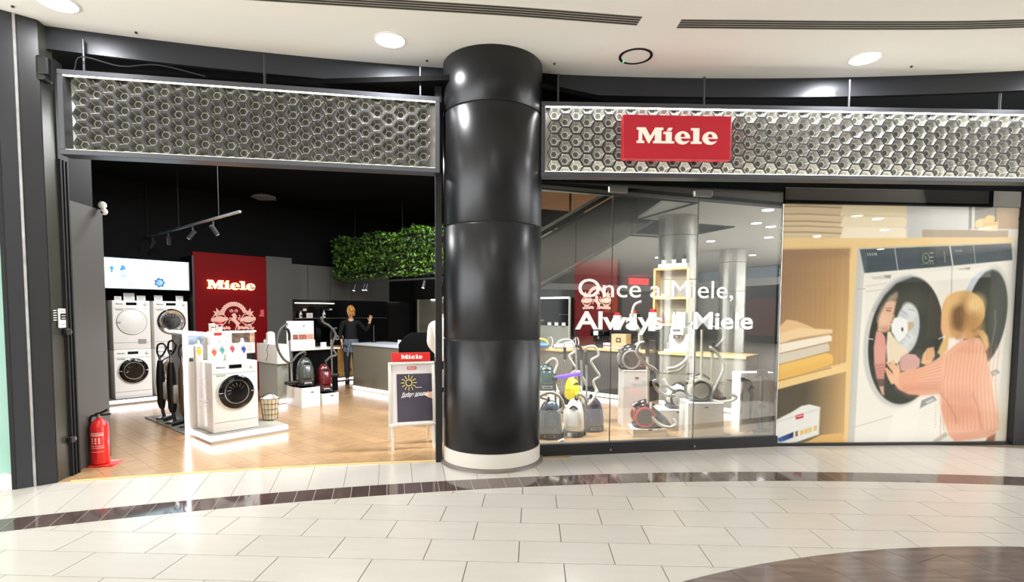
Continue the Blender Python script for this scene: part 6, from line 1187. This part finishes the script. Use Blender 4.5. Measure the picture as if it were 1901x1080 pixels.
# ================================================================ PEOPLE
def skin(name, pts, edges, m, parent, root=0, levels=2, M=None):
    me = bpy.data.meshes.new(name); me.from_pydata([p[:3] for p in pts], edges, []); o = bpy.data.objects.new(name, me); COL.objects.link(o)
    md = o.modifiers.new('s', 'SKIN'); md.use_smooth_shade = True; md.branch_smoothing = .6
    for i, p in enumerate(pts):
        sv = me.skin_vertices[0].data[i]; sv.radius = (p[3], p[4] if len(p) > 4 else p[3]); sv.use_root = (i == root)
    sd = o.modifiers.new('d', 'SUBSURF'); sd.levels = levels; sd.render_levels = levels
    dg = bpy.context.evaluated_depsgraph_get(); dg.update(); r = bpy.data.meshes.new_from_object(o.evaluated_get(dg)); bpy.data.objects.remove(o); bpy.data.meshes.remove(me)
    r.materials.clear(); r.materials.append(m); r.name = name
    for p in r.polygons: p.use_smooth = True
    o = bpy.data.objects.new(name, r); COL.objects.link(o); o.parent = parent; return o
def hand(pts, edges, wi, d, side, up, s=1.0):
    """palm and five fingers grown from wrist vertex wi"""
    d = Vector(d).normalized(); up = Vector(up).normalized(); sd = Vector(side).normalized(); w0 = Vector(pts[wi][:3]); k = len(pts)
    pts.append(tuple(w0+d*.05*s)+(.022*s, .034*s)); edges.append((wi, k)); pk = k
    for j, l in enumerate((.070, .078, .072, .058)):
        base = w0+d*.088*s+sd*(.028-.019*j)*s; i0 = len(pts)
        pts.append(tuple(base)+(.0095*s,)*2); pts.append(tuple(base+d*l*.5*s+up*-.008*s)+(.0085*s,)*2); pts.append(tuple(base+d*l*.92*s-up*.026*s)+(.0070*s,)*2)
        edges += [(pk, i0), (i0, i0+1), (i0+1, i0+2)]
    i0 = len(pts); b0 = w0+d*.035*s+sd*.032*s
    pts.append(tuple(b0)+(.011*s,)*2); pts.append(tuple(b0+d*.03*s+sd*.024*s)+(.010*s,)*2); pts.append(tuple(b0+d*.058*s+sd*.03*s-up*.01*s)+(.0085*s,)*2)
    edges += [(wi, i0), (i0, i0+1), (i0+1, i0+2)]
SKIN = mat('skin', (226, 176, 148), .55); BLOND = mat('blond_hair', (206, 146, 70), .5, noise=.35, nscale=30); JEANS = mat('dark_jeans', (40, 46, 60), .85, noise=.2, nscale=20); SHIRTG = mat('washed_grey_denim', (104, 112, 124), .85, noise=.3, nscale=14); BLKC = mat('black_cloth', (9, 9, 10), .85); BROWNH = mat('brown_hair', (60, 42, 30), .5, noise=.3, nscale=30)
def head(t, x, y, z, hair, s=1.0, face=-1, long=False):
    b = B(); f = face
    loft(b, [(z-.115, x, y+f*.03, .032, .035), (z-.10, x, y+f*.035, .05, .05), (z-.05, x, y+f*.02, .066, .082), (z, x, y+f*.005, .074, .094), (z+.06, x, y, .072, .092), (z+.10, x, y, .05, .07), (z+.12, x, y, .02, .03)], 24, 2.1)
    loft(b, [(z-.035, x, y+f*.100, .016, .016), (z-.02, x, y+f*.104, .013, .018), (z+.02, x, y+f*.092, .008, .01)], 10, 2)
    for sx in (-1, 1): ball(b, (x+sx*.074, y, z-.01), .024, n=8, sx=.4)
    obj('head', b, SKIN, t, True)
    b = B(); [ball(b, (x+sx*.03, y+f*.086, z+.012), .011, n=8) for sx in (-1, 1)]; obj('eye', b, INKD, t, True)
    b = B(); box(b, x-.024, x+.024, y+f*.088-.006, y+f*.088+.006, z-.062, z-.052, .003); obj('mouth', b, mat('lips', (170, 96, 90), .5), t, True)
    b = B()
    loft(b, [(z-.06 if not long else z-.14, x, y-f*.055, .06, .05), (z-.02, x, y-f*.035, .084, .085), (z+.05, x, y-f*.02, .086, .098), (z+.10, x, y-f*.01, .068, .085), (z+.135, x, y, .03, .04)], 22, 2.2)
    for k in range(16): a = RNG.uniform(0, 6.3); zz = RNG.uniform(-.08, .10); tube(b, [(x+.07*math.cos(a), y-f*.03+.075*math.sin(a), z+zz+.03), (x+.088*math.cos(a+.2), y-f*.035+.09*math.sin(a+.2), z+zz-.02), (x+.08*math.cos(a+.35), y-f*.04+.08*math.sin(a+.35), z+zz-.07)], [.012]*5+[.012]*5+[.004], 6, 5)
    ball(b, (x+.01, y-f*.10, z+.03), .05, n=10); obj('hair', b, hair, t, True)
# woman by the service desk, back to the viewer, one arm raised to the side
q = P(6.62, 10.35); t = thing('person', 'blond person in black top and dark jeans, arm raised, beside the service desk', 'person', (q.x, q.y, 0), math.radians(18))
pts = [(0, 0, .88, .13, .10), (0, .0, 1.02, .12, .09), (0, .0, 1.2, .145, .095), (0, .02, 1.36, .11, .08), (0, .01, 1.45, .05, .05), (0, .0, 1.50, .045, .045),
       (-.17, .02, 1.35, .055, .05), (-.23, .03, 1.1, .045, .04), (-.20, -.06, .92, .032, .03), (.17, .02, 1.35, .055, .05), (.33, .05, 1.16, .045, .04), (.42, .10, 1.36, .032, .03),
       (-.085, 0, .80, .085, .085), (-.09, -.01, .48, .058, .06), (-.09, .03, .10, .04, .042), (-.09, -.1, .035, .035, .03), (.085, 0, .80, .085, .085), (.09, -.02, .48, .058, .06), (.09, .02, .10, .04, .042), (.09, -.1, .035, .035, .03)]
eds = [(0, 1), (1, 2), (2, 3), (3, 4), (4, 5), (3, 6), (6, 7), (7, 8), (3, 9), (9, 10), (10, 11), (0, 12), (12, 13), (13, 14), (14, 15), (0, 16), (16, 17), (17, 18), (18, 19)]
body = list(pts); be = list(eds); hand(body, be, 8, (.2, -.3, -1), (0, -1, .2), (1, 0, 0)); hand(body, be, 11, (.1, .1, 1), (-1, 0, .1), (0, 1, 0))
skin('body', body, be, SKIN, t)
g = lambda i, k=1.18: pts[i][:3]+(pts[i][3]*k, pts[i][4]*k)
skin('top', [g(1), g(2), g(3, 1.1), g(4, 1.25), g(6), g(7), (-.205, -.04, .95, .04, .038), g(9), g(10), (.415, .095, 1.33, .04, .038), g(0, 1.12)], [(10, 0), (0, 1), (1, 2), (2, 3), (2, 4), (4, 5), (5, 6), (2, 7), (7, 8), (8, 9)], BLKC, t)
skin('jeans', [g(0, 1.1), g(12, 1.1), g(13, 1.2), (-.09, .03, .09, .055, .055), g(16, 1.1), g(17, 1.2), (.09, .02, .09, .055, .055)], [(0, 1), (1, 2), (2, 3), (0, 4), (4, 5), (5, 6)], JEANS, t)
b = B(); loft(b, [(.70, 0, .0, .185, .15), (.74, 0, 0, .195, .155), (.86, 0, .0, .175, .14), (.97, 0, 0, .155, .125), (.985, 0, 0, .15, .12)], 24, 2.2); obj('waist_shirt', b, SHIRTG, t, True)
b = B(); [tube(b, [(sx*.03, -.16, .92), (sx*.06, -.19, .8), (sx*.08, -.18, .62)], .028, 8, 4) for sx in (-1, 1)]; ball(b, (0, -.16, .92), .04, n=8); obj('shirt_knot', b, SHIRTG, t, True)
for sx in (-1, 1): b = B(); loft(b, [(.0, sx*.09, -.06, .045, .12), (.03, sx*.09, -.06, .048, .125), (.06, sx*.09, -.04, .045, .09), (.1, sx*.09, .02, .042, .05)], 16, 2.4); obj('shoe', b, BLKC, t, True)
head(t, 0, -.01, 1.60, BLOND, face=1)
t = sthing('counter_stand', 'thin steel stem stand on the service desk below the raised hand', 'stand', 6.45, 9.25, .955); b = B(); cyl(b, (0, 0, .01), (0, 0, .36), .006, n=8); obj('stem', b, STEEL, t, True); b = B(); cyl(b, (0, 0, 0), (0, 0, .012), .05, n=18); obj('foot', b, STEEL, t, True)
# person in a white shirt, mostly hidden by the column
t = thing('person', 'person in white shirt and black trousers standing half hidden behind the column', 'person', (-.93, 7.35, 0), math.radians(150))
pts2 = [(0, 0, .93, .15, .11), (0, .0, 1.08, .14, .10), (0, .0, 1.27, .17, .11), (0, .03, 1.43, .13, .09), (0, .0, 1.53, .055, .055), (0, -.02, 1.58, .05, .05),
        (-.2, .02, 1.41, .065, .06), (-.25, .0, 1.14, .05, .05), (-.22, -.16, .98, .036, .034), (.2, .02, 1.41, .065, .06), (.25, .0, 1.14, .05, .05), (.22, -.16, .98, .036, .034),
        (-.095, 0, .84, .10, .10), (-.10, -.02, .5, .066, .068), (-.10, .02, .10, .045, .046), (-.10, -.11, .035, .038, .032), (.095, 0, .84, .10, .10), (.10, -.02, .5, .066, .068), (.10, .02, .10, .045, .046), (.10, -.11, .035, .038, .032)]
body = list(pts2); be = list(eds); hand(body, be, 8, (.1, -1, -.4), (.6, 0, .8), (0, .3, 1)); hand(body, be, 11, (-.1, -1, -.4), (-.6, 0, .8), (0, .3, 1)); skin('body', body, be, SKIN, t)
g = lambda i, k=1.18: pts2[i][:3]+(pts2[i][3]*k, pts2[i][4]*k)
skin('shirt', [(0, .0, .86, .18, .14), g(1, 1.22), g(2, 1.15), g(3, 1.12), g(4, 1.2), g(6), g(7, 1.25), (-.223, -.14, 1.0, .045, .045), g(9), g(10, 1.25), (.223, -.14, 1.0, .045, .045)], [(0, 1), (1, 2), (2, 3), (3, 4), (3, 5), (5, 6), (6, 7), (3, 8), (8, 9), (9, 10)], mat('white_shirt', (226, 224, 218), .8), t)
skin('trousers', [g(0, 1.08), g(12, 1.1), g(13, 1.2), (-.10, .02, .09, .06, .06), g(16, 1.1), g(17, 1.2), (.10, .02, .09, .06, .06)], [(0, 1), (1, 2), (2, 3), (0, 4), (4, 5), (5, 6)], BLKC, t)
for sx in (-1, 1): b = B(); loft(b, [(.0, sx*.10, -.07, .05, .13), (.03, sx*.10, -.07, .052, .135), (.065, sx*.10, -.04, .048, .1), (.1, sx*.10, .02, .046, .055)], 16, 2.4); obj('shoe', b, BLKC, t, True)
head(t, 0, -.03, 1.68, BROWNH)
b = B(); box(b, .14, .18, -.17, -.14, 1.2, 1.25, .004); obj('badge', b, SMOKE, t)
SHOP_FILL = [(2.5, 7.7, 3.85, 110), (4.3, 7.4, 3.85, 60), (3.4, 6.4, 3.85, 25), (5.2, 6.4, 3.85, 35), (6.3, 6.6, 3.85, 50), (7.2, 4.8, 3.85, 100), (6.6, 3.1, 3.7, 240), (5.3, 4.1, 3.7, 170)]  # area lights added under the black ceiling to brighten the goods, no fittings
for u, w_, z, pw in SHOP_FILL: lamp('AREA', 'shop_fill_light', P(u, w_, z), pw, (.97, .98, 1), .5)
